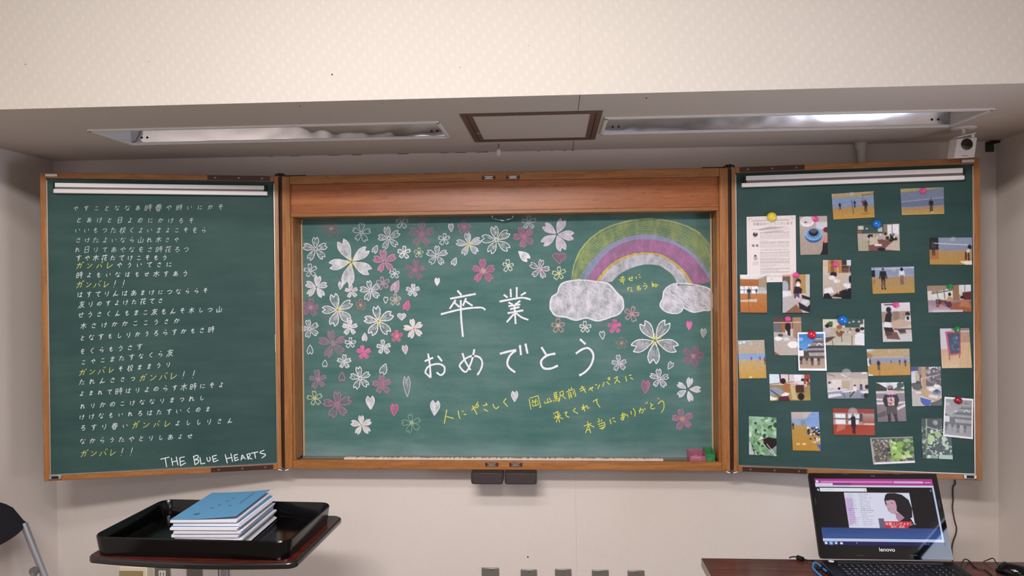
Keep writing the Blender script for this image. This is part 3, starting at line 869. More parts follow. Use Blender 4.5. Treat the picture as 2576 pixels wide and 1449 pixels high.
letters('''1172,860 1195,980;1180,850 1278,820;1278,820 1312,958;1312,958 1290,950;1205,870 1225,888;1258,858 1242,885;1200,902 1275,882;1212,915 1220,945;1220,945 1282,925;
1245,890 1250,935;1275,900 1282,925|1388,852 1392,905;1352,885 1360,912;1360,912 1402,898 ;1402,898 1440,885;1405,845 1440,890|1465,792 1478,860;1465,792 1505,775;1487,785 1495,850;1472,815 1508,805;1475,838 1512,828;1478,860 1535,848;1535,848 1528,885 1518,880;1458,872 1468,890;1482,870 1488,888;1500,866 1506,882;
1530,782 1572,762;1572,762 1578,808;1535,822 1578,808;1535,782 1538,830 1520,880;1558,815 1605,858|1635,740 1650,762;1675,720 1663,748;1608,778 1700,742;
1632,790 1650,860;1632,790 1660,780;1660,780 1676,845;1640,815 1664,806;1645,835 1668,826;1690,768 1698,805;1703,750 1724,822;1724,822 1708,828''',
        1080, 820, K, 1.9, YC, .85, label='yellow chalk words 岡山駅前')
letters('''85,745 140,712;92,768 155,738;105,703 158,785|190,757 240,715;240,715 234,738;205,722 238,766|268,690 292,693;298,740 322,690|372,660 357,714;400,655 440,690;
418,618 430,604 441,618 430,634 418,618|490,620 530,593;530,593 522,635 495,676;522,630 560,666|625,590 632,630 640,652;665,582 695,575;682,610 714,626''',
        1440, 820, K, 2.2, YC, .85, label='yellow chalk words キャンパスに')
letters('''1458,1030 1522,1005;1475,1050 1490,1068;1530,1020 1520,1045;1465,1085 1545,1048;1500,1000 1532,1135;1512,1065 1492,1135;1515,1062 1572,1095|1588,1022 1622,1010;1622,1010 1605,1035 1615,1060 1648,1075|1720,965 1690,1000;1690,1000 1750,1030''', 1080, 820, K, 2.1, YC, .85, label='yellow chalk words 来てく')
letters('''125,920 145,1005;108,960 135,945;135,945 112,985;112,985 158,945 172,938 178,965 202,962|240,890 292,860;292,860 288,900 325,958''', 1440, 820, K, 2.2, YC, .85, label='yellow chalk words れて')
letters('''135,1178 222,1145;175,1120 216,1260;185,1172 155,1258;195,1160 258,1190;165,1225 208,1215|305,1085 320,1125;347,1098 337,1125;298,1120 312,1135;
300,1160 375,1132;375,1132 382,1180 345,1218;310,1182 372,1165;320,1208 375,1188|440,1095 455,1155;465,1088 495,1080;482,1115 512,1130|568,1052 622,1030;590,1015 592,1065 602,1110;618,1038 605,1080 582,1105 572,1085 600,1058 640,1045 655,1070|685,1000 695,1042;712,968 738,1010 732,1065|780,1002 820,978 832,1005 812,1025;800,960 790,1028;845,965 858,988;860,902 868,918;876,892 884,908|920,905 930,938;948,920 922,950 932,975 972,965|1005,845 1015,858;1005,917 1050,880 1074,905 1074,970 1045,1018''', 1440, 820, K, 2.1, YC, .85, label='yellow chalk line 本当にありがとう')
letters('''590,812 590,848;565,838 612,825;547,862 622,848;562,880 616,870;588,850 602,912;578,868 568,890|655,852 715,836;670,825 675,865 710,864;700,815 698,850|745,820 758,850;775,802 795,796;785,826 805,832|645,962 675,950;660,945 650,990;688,948 700,960;690,968 692,998 680,990 710,996|755,945 790,930;790,930 760,968 795,955 798,975 765,982|840,900 860,906;830,936 868,925 874,945 848,972|935,880 946,945;930,922 958,905;958,905 938,942 965,920 985,908 988,940 970,935 1018,918''',
        1440, 520, K, 1.9, YC, .85, label='yellow chalk words 幸せになろうね')

# ---- handwriting on the left wing
G = {
'a': '.1,.28 .8,.22;.4,.05 .42,.5 .5,.85;.68,.35 .5,.75 .25,.88 .15,.68 .4,.5 .75,.48 .9,.7 .65,.95',
'i': '.15,.3 .2,.7 .35,.8;.75,.3 .85,.6',
'u': '.4,.08 .6,.15;.2,.4 .6,.3 .75,.5 .6,.8 .4,.95',
'ka': '.1,.4 .6,.3 .65,.6 .5,.85;.4,.1 .3,.5 .12,.85;.75,.25 .92,.5',
'ku': '.7,.1 .3,.5 .75,.92',
'ke': '.15,.2 .18,.8;.45,.4 .9,.35;.72,.1 .75,.6 .55,.95',
'ko': '.25,.25 .75,.25;.2,.7 .45,.85 .85,.8',
'sa': '.2,.35 .8,.28;.45,.1 .7,.55;.25,.6 .35,.85 .75,.85',
'shi': '.35,.1 .35,.7 .55,.88 .85,.65',
'su': '.1,.25 .9,.22;.55,.05 .58,.5 .4,.55 .45,.4 .6,.5 .55,.8 .4,.95',
'se': '.08,.45 .92,.38;.72,.15 .7,.6;.3,.22 .35,.8 .8,.82',
'so': '.25,.15 .7,.12;.7,.12 .2,.45;.2,.45 .85,.42;.6,.45 .45,.7 .7,.92',
'ta': '.08,.3 .55,.25;.35,.05 .1,.9;.55,.5 .85,.48;.5,.75 .6,.85 .92,.82',
'tsu': '.1,.4 .6,.28 .88,.5 .6,.8 .4,.85',
'te': '.1,.25 .88,.18;.85,.2 .5,.5 .55,.8 .8,.92',
'to': '.35,.1 .45,.45;.8,.3 .3,.6 .35,.85 .8,.88',
'na': '.08,.3 .5,.25;.3,.08 .1,.6;.7,.2 .9,.35;.65,.45 .65,.8 .45,.9 .45,.75 .85,.88',
'ni': '.18,.15 .18,.85;.5,.35 .85,.32;.48,.7 .6,.8 .9,.78',
'no': '.5,.25 .35,.75 .15,.65 .25,.35 .6,.2 .85,.45 .6,.88',
'ha': '.15,.15 .18,.85;.42,.35 .9,.3;.68,.1 .68,.8 .48,.85 .5,.72 .9,.88',
'ma': '.25,.25 .8,.22;.25,.45 .8,.42;.52,.08 .54,.8 .3,.85 .35,.7 .8,.85',
'mo': '.45,.08 .4,.75 .6,.92 .8,.7;.2,.3 .7,.28;.2,.5 .65,.48',
'ya': '.1,.5 .6,.3 .85,.4 .75,.6;.55,.1 .65,.25;.3,.25 .6,.95',
'yo': '.55,.3 .82,.27;.52,.08 .54,.75 .3,.85 .3,.7 .8,.88',
'ra': '.4,.08 .62,.16;.3,.35 .25,.6 .6,.5 .8,.68 .55,.92',
'ri': '.25,.2 .28,.6;.7,.12 .72,.6 .5,.95',
'ru': '.25,.18 .7,.15;.7,.15 .2,.6 .6,.48 .85,.7 .55,.92 .4,.8',
're': '.25,.08 .25,.92;.08,.35 .4,.3;.4,.3 .1,.75;.1,.75 .6,.28 .65,.8 .92,.75',
'wo': '.2,.25 .75,.2;.5,.05 .25,.55 .6,.5;.8,.42 .4,.7 .5,.9 .85,.9',
'n': '.5,.08 .15,.92;.15,.92 .45,.6 .55,.85 .9,.7',
'yama': '.5,.1 .5,.85;.15,.4 .18,.85;.18,.85 .85,.85;.85,.4 .85,.85',
'hi': '.25,.12 .25,.9;.25,.12 .78,.1;.78,.1 .78,.88;.28,.5 .75,.48;.25,.88 .78,.86',
'ki': '.1,.32 .9,.3;.5,.05 .5,.95;.48,.35 .12,.78;.52,.35 .9,.78',
'haru': '.2,.15 .8,.12;.2,.28 .8,.26;.1,.42 .9,.4;.5,.05 .15,.7;.55,.4 .9,.68;.35,.58 .35,.95;.35,.58 .68,.58;.68,.58 .68,.95;.38,.75 .66,.75;.36,.93 .68,.93',
'hana': '.1,.2 .9,.18;.35,.05 .35,.32;.65,.05 .65,.32;.35,.38 .12,.65;.25,.55 .25,.95;.6,.38 .62,.85 .9,.82;.85,.45 .5,.68',
'kou': '.1,.3 .45,.28;.28,.05 .28,.95;.26,.35 .08,.7;.5,.22 .92,.2;.7,.05 .72,.2;.58,.32 .5,.48;.8,.32 .92,.48;.82,.5 .45,.95;.55,.5 .9,.95',
'toki': '.1,.2 .1,.8;.1,.2 .35,.2;.35,.2 .35,.8;.1,.5 .35,.5;.1,.8 .35,.8;.5,.2 .88,.18;.68,.05 .68,.4;.45,.4 .95,.38;.48,.58 .92,.56;.78,.42 .78,.95',
'tomo': '.15,.25 .85,.2;.45,.05 .35,.5 .1,.92;.4,.45 .75,.42;.75,.42 .5,.75 .35,.92;.4,.55 .88,.92',
'GA': '.1,.38 .72,.28;.72,.28 .66,.75 .55,.85;.42,.08 .38,.5 .12,.92;.8,.05 .86,.2;.92,0 .98,.14',
'NN': '.15,.22 .38,.38;.18,.85 .55,.7 .88,.35',
'BA': '.3,.35 .25,.6 .08,.88;.6,.35 .9,.82;.72,.08 .8,.22;.88,.02 .96,.16',
'RE': '.25,.1 .25,.88;.25,.88 .6,.7 .9,.45',
'X': '.6,0 .4,.65;.3,.85 .34,.95',
}
KANA = [k for k in G if k.islower() and k not in ('yama', 'hi', 'ki', 'haru', 'hana', 'kou', 'toki', 'tomo')]
KANJI = ['yama', 'hi', 'ki', 'haru', 'hana', 'kou', 'toki', 'tomo']
GB = ['GA', 'NN', 'BA', 'RE']
ROWS = [  # x0,y0,x1,y1, sequence: number = white characters, 'G' = the yellow shout, 'X' = a double exclamation mark
 (178,524,568,521,[15]),(186,553,494,555,[12]),(184,579,524,579,[15]),(186,604,455,603,[12]),(184,628,480,627,[13]),(187,649,425,648,[11]),
 (188,668,438,665,['G',6]),(188,692,478,688,[12]),(190,716,322,714,['G','X']),(190,741,528,731,[15]),(195,766,415,756,[10]),(192,792,563,778,[16]),
 (197,820,458,807,[10]),(196,850,543,829,[15]),(196,884,363,872,[7]),(198,911,440,888,[10]),(196,937,435,917,['G',6]),(194,961,500,942,[6,'G','X']),
 (194,990,568,968,[16]),(196,1022,520,1001,[13]),(194,1049,535,1029,[14]),(196,1076,592,1058,[5,'G',6]),(196,1110,490,1097,[12]),(200,1141,343,1136,['G','X'])]
rnd = random.Random(21)
for (x0, y0, x1, y1, seq) in ROWS:
    cells = []
    for s_ in seq:
        if s_ == 'G': cells += [(g, 'd6d878') for g in GB]
        elif s_ == 'X': cells += [('X', 'dfe6e4'), ('X', 'dfe6e4')]
        else:
            for j in range(s_): cells.append((rnd.choice(KANJI) if rnd.random() < .16 else rnd.choice(KANA), 'd6e2df'))
    n = len(cells); pitch = (x1 - x0) / n
    line = bpy.data.objects.new('chalk_handwriting', None); COL.objects.link(line); line.parent = wl_t
    if 'G' in seq: line['label'] = 'line of handwriting with yellow ガンバレ'
    for j, (g, colr) in enumerate(cells):
        u = j / max(1, n - 1); cx = x0 + pitch * (j + .5); cy = y0 + (y1 - y0) * u
        big = g in KANJI or g in GB or g == 'X'
        h = (19 if big else 15) * rnd.uniform(.9, 1.1); ww = min(h, pitch * .86) * rnd.uniform(.88, 1.05)
        if g == 'X': ww = 9
        sh = -.16; c = Chalk(PL)
        for s_ in G[g].split(';'):
            P = [tuple(float(v) for v in q.split(',')) for q in s_.split()]
            P = [(cx + (x - .5) * ww + (y - .5) * h * sh, cy + (y - .5) * h - (x - .5) * h * .12) for x, y in P]
            c.stroke(P, 1.45 if y0 < 640 else 1.6, chalk(colr, .62 if y0 < 640 else .8), len(P) > 2, jit=.15)
        c.build('chalk_character', line)
letters('''55,1350 145,1328;103,1340 118,1430|165,1335 180,1415;215,1325 232,1410;175,1378 222,1366|250,1335 258,1415;250,1335 300,1325;255,1374 298,1365;258,1415 312,1385|390,1320 405,1405;385,1325 425,1310 438,1330 400,1358;400,1358 440,1358 436,1385 402,1406|455,1330 465,1398;465,1398 508,1388|525,1330 530,1362 548,1370 560,1350 552,1325|580,1320 592,1378;580,1320 625,1308;588,1350 622,1340;592,1378 642,1358|710,1300 732,1390;768,1290 785,1375;720,1347 778,1330|800,1310 810,1368;800,1310 838,1300;806,1340 838,1330;810,1368 850,1350|870,1362 882,1305;882,1305 918,1350;872,1342 905,1334|930,1300 945,1355;925,1305 958,1293 960,1318 935,1332;935,1332 985,1348|970,1290 1045,1275;1008,1284 1018,1340|1105,1258 1068,1275 1070,1290 1110,1296 1116,1310 1080,1338''', 390, 820, 4.026, 2.4, 'e6eeee', .9, plane=PL, parent=wl_t, label='white chalk lettering THE BLUE HEARTS')
c = Chalk(PL); c.stroke([(692, 842), (693, 886)], 1.6, chalk('d0d8d0', .6), False); c.build('chalk_smear', wl_t)

# ================================================================ PRINTED PICTURES
class Can:
    """a small painted picture: colours go on the vertices of a fine sheet"""
    def __init__(s, w_, h, bg='ffffff', seed=0):
        s.w, s.h = w_, h; s.X, s.Y = np.meshgrid((np.arange(w_) + .5) / w_, (np.arange(h) + .5) / h)
        s.c = np.zeros((h, w_, 3)); s.c[:] = s.col(bg); s.r = random.Random(seed)
    def col(s, c): return np.array([int(c[i:i + 2], 16) / 255 for i in (0, 2, 4)])
    def put(s, m, c, a=1): s.c[m] = s.c[m] * (1 - a) + s.col(c) * a
    def draw(s, ops):
        for o in ops:
            k = o[0]
            if k == 'r': _, x0, y0, x1, y1, c = o; s.put((s.X >= x0) & (s.X < x1) & (s.Y >= y0) & (s.Y < y1), c)
            elif k == 'e': _, cx, cy, rx, ry, c = o; s.put(((s.X - cx) / rx) ** 2 + ((s.Y - cy) / ry) ** 2 < 1, c)
            elif k == 'p':
                P = o[1]; m = np.zeros(s.X.shape, bool)
                for i in range(len(P)):
                    (xa, ya), (xb, yb) = P[i], P[i - 1]
                    if ya == yb: continue
                    m ^= ((s.Y < ya) != (s.Y < yb)) & (s.X < (xb - xa) * (s.Y - ya) / (yb - ya) + xa)
                s.put(m, o[2], o[3] if len(o) > 3 else 1)
            elif k == 'l':
                _, x0, y0, x1, y1, w_, c = o; ar = s.h / s.w
                dx, dy = x1 - x0, (y1 - y0) * ar; L = dx * dx + dy * dy + 1e-9
                u = np.clip(((s.X - x0) * dx + (s.Y - y0) * ar * dy) / L, 0, 1)
                s.put(np.hypot(s.X - x0 - u * dx, (s.Y - y0) * ar - u * dy) < w_ / 2, c)
            elif k == 'f':      # small standing figure
                _, x, y0, h, c1, c2 = o; q = s.h / s.w
                s.draw([('e', x, y0 + .08 * h, .055 * h * q, .075 * h, '1d1a1c'), ('e', x, y0 + .10 * h, .04 * h * q, .05 * h, '8a6a5a'),
                        ('p', [(x - .13 * h * q, y0 + .17 * h), (x + .13 * h * q, y0 + .17 * h), (x + .10 * h * q, y0 + .55 * h), (x - .10 * h * q, y0 + .55 * h)], c1),
                        ('l', x - .12 * h * q, y0 + .2 * h, x - .17 * h * q, y0 + .5 * h, .05 * h * q, c1), ('l', x + .12 * h * q, y0 + .2 * h, x + .17 * h * q, y0 + .5 * h, .05 * h * q, c1),
                        ('l', x - .05 * h * q, y0 + .5 * h, x - .07 * h * q, y0 + h, .075 * h * q, c2), ('l', x + .05 * h * q, y0 + .5 * h, x + .07 * h * q, y0 + h, .075 * h * q, c2)])
            elif k == 'n':      # scattered blobs
                _, x0, y0, x1, y1, n, sz, cs = o; q = s.w / s.h
                for _i in range(n):
                    r = sz * s.r.uniform(.5, 1.4)
                    x, y = s.r.uniform(x0, x1), s.r.uniform(y0, y1); a = s.r.uniform(0, 3.14); e = s.r.uniform(.4, 1)
                    dx, dy = s.X - x, (s.Y - y) / q
                    m = ((dx * math.cos(a) + dy * math.sin(a)) / r) ** 2 + ((dy * math.cos(a) - dx * math.sin(a)) / (r * e)) ** 2 < 1
                    s.put(m & (s.X >= x0) & (s.X < x1) & (s.Y >= y0) & (s.Y < y1), s.r.choice(cs))
            elif k == 'g':
                _, x0, y0, x1, y1, ca, cb_ = o; m = (s.X >= x0) & (s.X < x1) & (s.Y >= y0) & (s.Y < y1)
                u = ((s.Y - y0) / (y1 - y0))[m][:, None]; s.c[m] = s.col(ca) * (1 - u) + s.col(cb_) * u
            elif k == 't':      # unreadably small print
                _, x0, y0, x1, c = o
                x = x0
                while x < x1 - .004:
                    l = s.r.uniform(.008, .05); s.draw([('r', x, y0, min(x + l, x1), y0 + 1.15 / s.h, c)]); x += l + s.r.uniform(.004, .012)
        return s
    def grain(s, a):
        s.c = np.clip(s.c + np.random.RandomState(s.w).normal(0, a, s.c.shape[:2])[:, :, None], 0, 1); return s
    def blur(s):
        c = np.pad(s.c, ((1, 1), (1, 1), (0, 0)), 'edge')
        s.c = (c[1:-1, 1:-1] * 2 + c[:-2, 1:-1] + c[2:, 1:-1] + c[1:-1, :-2] + c[1:-1, 2:]) / 6; return s


def sheet(name, can, fn, mats, parent=None, th=.0004, nrm=(0, -1, 0)):
    """fn(u,v) -> world point of the printed face; nrm: outward normal"""
    h, w_ = can.c.shape[:2]; nrm = np.array(nrm, float)
    us = np.linspace(0, 1, w_ + 1); vs = np.linspace(0, 1, h + 1)
    P = np.array([[fn(u, v) for u in (0, 1)] for v in vs])
    F = P[:, 0][:, None] * (1 - us)[None, :, None] + P[:, 1][:, None] * us[None, :, None]
    nF = (h + 1) * (w_ + 1); V = F.reshape(-1, 3)
    B = np.array([P[j, k] - nrm * th for j in range(h + 1) for k in (0, 1)])
    V = np.vstack([V, B]) - wl(parent)
    o3 = P[h // 2].mean(0) if parent is None else np.zeros(3)
    V = V - o3
    i = np.arange(w_)[None, :]; j = np.arange(h)[:, None]; a = j * (w_ + 1) + i
    Q = np.stack([a, a + w_ + 1, a + w_ + 2, a + 1], -1).reshape(-1, 4)
    bj = np.arange(h); bq = np.stack([nF + 2 * bj, nF + 2 * bj + 1, nF + 2 * bj + 3, nF + 2 * bj + 2], -1)
    ls = np.stack([bj * (w_ + 1), nF + 2 * bj, nF + 2 * bj + 2, (bj + 1) * (w_ + 1)], -1)
    rs = np.stack([bj * (w_ + 1) + w_, (bj + 1) * (w_ + 1) + w_, nF + 2 * bj + 3, nF + 2 * bj + 1], -1)
    me = bpy.data.meshes.new(name)
    faces = np.vstack([Q, bq, ls, rs]).tolist() + [list(range(w_, -1, -1)) + [nF, nF + 1]] + [list(range(h * (w_ + 1), h * (w_ + 1) + w_ + 1)) + [nF + 2 * h + 1, nF + 2 * h]]
    me.from_pydata(V.tolist(), [], faces)
    for m in mats: me.materials.append(m)
    mi = np.ones(len(faces), int); mi[:len(Q)] = 0; me.polygons.foreach_set('material_index', mi)
    ca = me.color_attributes.new('Col', 'FLOAT_COLOR', 'POINT')
    lin = np.where(can.c <= .04045, can.c / 12.92, ((can.c + .055) / 1.055) ** 2.4)
    pd = np.pad(lin, ((1, 1), (1, 1), (0, 0)), 'edge')
    L = np.ones((len(me.vertices), 4)); L[:, :3] = .8
    L[:nF, :3] = ((pd[:-1, :-1] + pd[1:, :-1] + pd[:-1, 1:] + pd[1:, 1:]) / 4).reshape(-1, 3)
    ca.data.foreach_set('color', L.ravel())
    me.update()
    ob = bpy.data.objects.new(name, me); COL.objects.link(ob); ob.location = tuple(o3)
    if parent: ob.parent = parent
    return ob


PRINT = vcol('glossy_photo_print', .28); PAPER = plain('white_photo_paper', 'ecebe8', .5)


def quadfn(corners, lift, curl=.003):
    """corners TL TR BR BL in photo pixels, laid on the right wing"""
    W = [PR.pt(*c) for c in corners]
    def fn(u, v):
        p = W[0] * (1 - u) * (1 - v) + W[1] * u * (1 - v) + W[2] * u * v + W[3] * (1 - u) * v
        return p + NR * (.0008 + lift + curl * v * v)
    return fn


GYM = [('g', 0, 0, 1, .22, 'b5a27a', 'a89a7c'), ('g', 0, .2, 1, .5, '7e97c4', '8a9cc0'), ('g', 0, .48, 1, .60, '8d93a8', '9b9294'), ('g', 0, .58, 1, 1, 'b39057', 'c99438')]
BG_CLASS = 'c8bdb4'
PLANTS = ['7fae6e', '4f7f4a', 'b9d8bb', '2f4a30', 'a6c79a', 'd8ead9', '5e8f52']
PH = {}
def ph(key, corners, desc, ops, level=0, bg='c8bdb4', border=None, blur=1): PH[key] = (corners, desc, ops, level, bg, border, blur)


ph('bowl', [(2011,545),(2080.5,543),(2082,640),(2013,641.5)], 'white bowl and blue dish with a dark cup on a table',
   [('g',0,0,1,1,'b9aca8','a8948a'),('r',.6,.15,1,.35,'cfc9d6'),('e',.27,.14,.25,.13,'ece6ea'),('e',.27,.12,.21,.09,'d9cdd0'),('e',.22,.15,.05,.02,'4a4450'),('e',.5,.50,.31,.19,'2f5f92'),('e',.5,.46,.31,.17,'7fb0dc'),('e',.5,.46,.24,.13,'5a8cc4'),('e',.5,.42,.17,.10,'1f1c26'),('e',.5,.38,.13,.06,'5b5560'),('e',.97,.36,.12,.07,'6e2438'),('p',[(.78,1),(.85,.62),(1,.6),(1,1)],'1f1a20'),('e',.93,.62,.1,.08,'d97f86'),('p',[(.72,1),(.95,.7),(1,1)],'221d22')])
ph('badminton', [(2092,488),(2197,481),(2199.5,547),(2096,552.5)], 'three people playing badminton at a net in a sports hall',
   GYM+[('l',0,.44,.47,.36,.008,'6f7fa8'),('l',.47,.3,.5,.83,.012,'2f3345'),('f',.18,.35,.27,'10142c','10142c'),('f',.54,.3,.27,'20284a','10142c'),('p',[(.70,.35),(.82,.33),(.84,.55),(.74,.55)],'8a3a30'),('f',.80,.3,.46,'3a1a16','2a1210'),('l',.72,.12,1,.10,.015,'4a4a66'),('l',.74,.12,.75,.35,.01,'5a628a'),('l',.7,.86,.88,.83,.012,'6a5030')])
ph('man_net', [(2265,475),(2374,471),(2374.5,538.5),(2268,541.5)], 'lone player in black standing before a net',
   [('g',0,0,1,.15,'b8a45e','a89a6c'),('p',[(0,.14),(.6,.08),(1,0),(1,.7),(0,.72)],'7583a0'),('g',0,.7,1,1,'a98a62','bf9a4e'),('l',0,.5,1,.38,.014,'aab6cc'),('p',[(0,.52),(1,.40),(1,.68),(0,.70)],'69779a'),('l',0,.72,1,.68,.02,'8e93a2'),('f',.70,.40,.50,'14121e','14121e'),('r',.68,.9,.74,.93,'e8e0a0')])
ph('class_green', [(2156,566),(2262,563),(2263,631),(2158.5,631.5)], 'pupils writing at tables before a green board',
   [('r',0,0,.62,.34,'39514e'),('r',.62,0,.8,.4,'8a7868'),('r',.72,.02,.98,.4,'e2e4ea'),('l',.83,0,.83,.4,.012,'3a3a44'),('r',0,.2,.1,.6,'96503e'),('r',.02,.04,.15,.18,'b5c5c4'),('r',.2,.12,.25,.17,'b5c5c4'),('r',.49,.1,.6,.28,'b5c5c4'),('r',0,.34,.72,.62,'b3a79c'),('r',0,.6,.28,1,'a9a58c'),('p',[(.25,1),(.25,.62),(.95,.5),(1,1)],'79504c'),('e',.3,.44,.06,.07,'17141a'),('p',[(.26,.78),(.30,.48),(.45,.5),(.5,.75)],'c8b8a0'),('e',.83,.55,.1,.12,'1a171c'),('p',[(.62,.95),(.85,.62),(1,.6),(1,1)],'c2b4a4'),('r',.40,.74,.57,.82,'eee6ea'),('e',.67,.36,.04,.05,'2a2226'),('e',.7,.5,.08,.1,'b9a48e'),('n',.3,.35,.9,.6,14,.03,['4a3a38','d9d2cc','8a7468','2b2629']),('e',.56,.94,.1,.06,'1d1a1e')])
ph('net_crouch', [(2337,598),(2444.5,597.5),(2444,666),(2338.5,665.5)], 'player leaning forward by the net, dark doorway at left',
   [('g',0,0,1,.5,'8a97b4','8590ae'),('g',0,.48,1,1,'b58f62','b98c3c'),('r',0,0,.22,.5,'151a28'),('r',.0,.45,.22,.8,'a8713a'),('l',.06,.2,1,.28,.02,'c9d6e2'),('e',.08,.2,.03,.06,'3a3a3a'),('f',.1,.15,.5,'3a3640','22222e'),('e',.95,.35,.045,.09,'141018'),('p',[(.84,.55),(.92,.4),(.97,.45),(.92,.62)],'d8cfd2'),('l',.86,.55,.86,.8,.04,'4a2020'),('l',.92,.58,.93,.82,.04,'4a2020'),('p',[(.7,.88),(1,.85),(1,1),(.85,1)],'efe4cc')])
ph('gym_orange', [(1861,691),(1928,691),(1929,786.5),(1862.5,786)], 'two people walking in an orange wooden hall with bright windows',
   [('g',0,0,1,.12,'e4e6ea','d5d6dc'),('p',[(0,.12),(1,.14),(1,.3),(0,.08)],'c8c4bd'),('g',0,.12,1,.32,'b4692e','a65c2a'),('p',[(.7,.1),(1,.02),(1,.4),(.7,.4)],'a39076'),('r',0,.3,.66,.5,'e9ebf2'),('l',0,.40,.66,.40,.015,'5a5568'),('l',.15,.3,.15,.5,.02,'8a6a50'),('l',.41,.3,.41,.5,.02,'8a6a50'),('g',0,.5,1,1,'b97a48','b8651f'),('r',.7,.33,.95,.43,'aab2c2'),('f',.33,.33,.3,'2a2c3e','2a2c3e'),('f',.61,.36,.16,'2a2c3e','4a3a3e'),('p',[(0,.67),(.64,.64),(.62,.72),(0,.72)],'d9b8a0'),('l',.3,.64,.34,1,.02,'8a4a1c'),('l',.45,.75,.6,1,.012,'9a5520'),('l',.65,.75,1,.95,.012,'9a5520')], 1)
ph('mask', [(1968,690.5),(2036.5,690),(2036.5,786.5),(1968,786.5)], 'person in a white mask and black top behind a screen',
   [('r',0,0,1,1,'c9b8b0'),('r',0,0,.3,.42,'6b5a50'),('r',.55,0,.85,.5,'b58d50'),('r',.38,0,.58,.5,'a67f78'),('r',.85,0,1,.5,'bdbcb4'),('r',.28,0,.37,.64,'d9b39a'),('r',0,0,.36,.05,'d3ab92'),('e',.08,.32,.14,.16,'a9a9b8'),('p',[(0,.42),(.3,.45),(.36,.64),(0,.62)],'dedce6'),('e',.58,.2,.1,.09,'17131a'),('e',.575,.25,.08,.07,'e6b9a0'),('e',.575,.28,.07,.045,'f6f2f4'),('p',[(.40,.5),(.44,.32),(.6,.32),(.72,.38),(.7,.5)],'2a1c20'),('p',[(0,.6),(.4,.55),(.9,.62),(.5,.85),(.1,1),(0,1)],'b9aeb0'),('r',.42,.5,.62,.62,'4a5272'),('p',[(.7,.53),(1,.6),(1,.68),(.72,.62)],'1c2030'),('p',[(.58,.72),(.9,.85),(1,.78),(1,1),(.8,.95),(.62,.9)],'1a1e30'),('p',[(.5,.56),(.66,.66),(.62,.71),(.5,.62)],'eeb9a8'),('p',[(.1,1),(.5,.78),(.75,1)],'8a5a40'),('p',[(.7,.66),(.95,.68),(.85,.8),(.7,.74)],'cfd2dc')], 1)
ph('lean_table', [(2070,654),(2140.5,654),(2140.5,751),(2069.5,750.5)], 'pupil bent over a table beyond a thin wooden frame',
   [('r',0,0,1,.35,'b8804a'),('r',0,0,.18,.35,'cdbba6'),('r',.28,.0,.4,.35,'8a5a35'),('r',.68,0,1,.3,'3a2e30'),('r',.85,0,1,.15,'c5d2de'),('r',.7,.2,.95,.32,'6b4840'),('g',0,.34,1,1,'c4b9ae','b5a694'),('e',.38,.38,.12,.07,'1e1a20'),('e',.33,.46,.12,.06,'e2dbe2'),('e',.5,.55,.12,.05,'e8e2e0'),('p',[(.05,.75),(.3,.7),(.42,.85),(.05,.9)],'e2dfe8'),('p',[(.75,.6),(.95,.62),(1,.8),(.72,.66)],'e8e4ea'),('p',[(0,1),(.05,.88),(.2,.86),(.35,1)],'12151f'),('p',[(.3,.95),(.7,.78),(1,.75),(1,1)],'2a1c1c'),('p',[(.66,1),(.75,.78),(1,.72),(1,1)],'0f121c'),('l',.0,.14,1,.14,.02,'caa07c'),('l',.53,.14,.56,.88,.035,'d8b090'),('l',.95,.14,.86,.8,.015,'cfc6c4'),('e',.98,.5,.06,.1,'16192a')])
ph('two_people', [(2191.5,673),(2299,670),(2300.5,736.5),(2195,739.5)], 'man in black and girl in white standing before a net',
   [('g',0,0,1,.35,'8797b8','8696b6'),('r',0,.05,.08,.45,'10182c'),('g',0,.36,1,1,'a68a6c','b88f40'),('r',.0,.45,.08,.65,'b3772f'),('l',0,.08,1,.04,.022,'c4d2de'),('f',.27,.02,.8,'17131f','17131f'),('l',.24,.55,.24,.78,.022,'9a6a50'),('l',.31,.55,.31,.78,.022,'9a6a50'),('f',.71,.03,.62,'dfe0ea','6a5560'),('e',.71,.1,.035,.07,'17131f'),('l',.69,.4,.71,.65,.03,'8a5a58')])
ph('orange_room', [(2332,719),(2442,716),(2443,784),(2335,786)], 'reddish room where people stand by tall windows',
   [('g',0,0,1,.3,'9a8070','a58a76'),('p',[(0,.2),(.1,.2),(.12,.5),(0,.55)],'d5d2d0'),('p',[(.1,.28),(.58,.1),(.6,.5),(.12,.55)],'d9dcd8'),('l',.1,.3,.58,.18,.02,'3a3a3a'),('l',.22,.2,.24,.5,.012,'3a3a3a'),('l',.38,.15,.40,.5,.016,'3a3a3a'),('r',.58,0,.74,.6,'9a6f4c'),('r',.73,0,1,.35,'d8dce0'),('l',.86,0,.86,.28,.01,'55585e'),('p',[(.8,.28),(1,.25),(1,.7),(.85,.7)],'5e2026'),('g',0,.55,1,1,'8f7a88','b9a8b8'),('p',[(.55,.65),(1,.6),(1,1),(.75,1),(.5,.9)],'a0573e'),('n',.18,.5,.45,.8,22,.035,['7a4038','a85a4a','4a2226','5a3040']),('e',.51,.34,.035,.07,'1c1518'),('p',[(.44,.6),(.46,.42),(.56,.44),(.6,.58)],'c28f62'),('e',.49,.72,.06,.12,'4a2c4a'),('e',.8,.46,.05,.06,'221619'),('p',[(.72,.8),(.78,.55),(.92,.55),(1,.85)],'b57a50'),('p',[(.1,.9),(.8,.92),(.8,1),(.1,1)],'cfc0cc')])
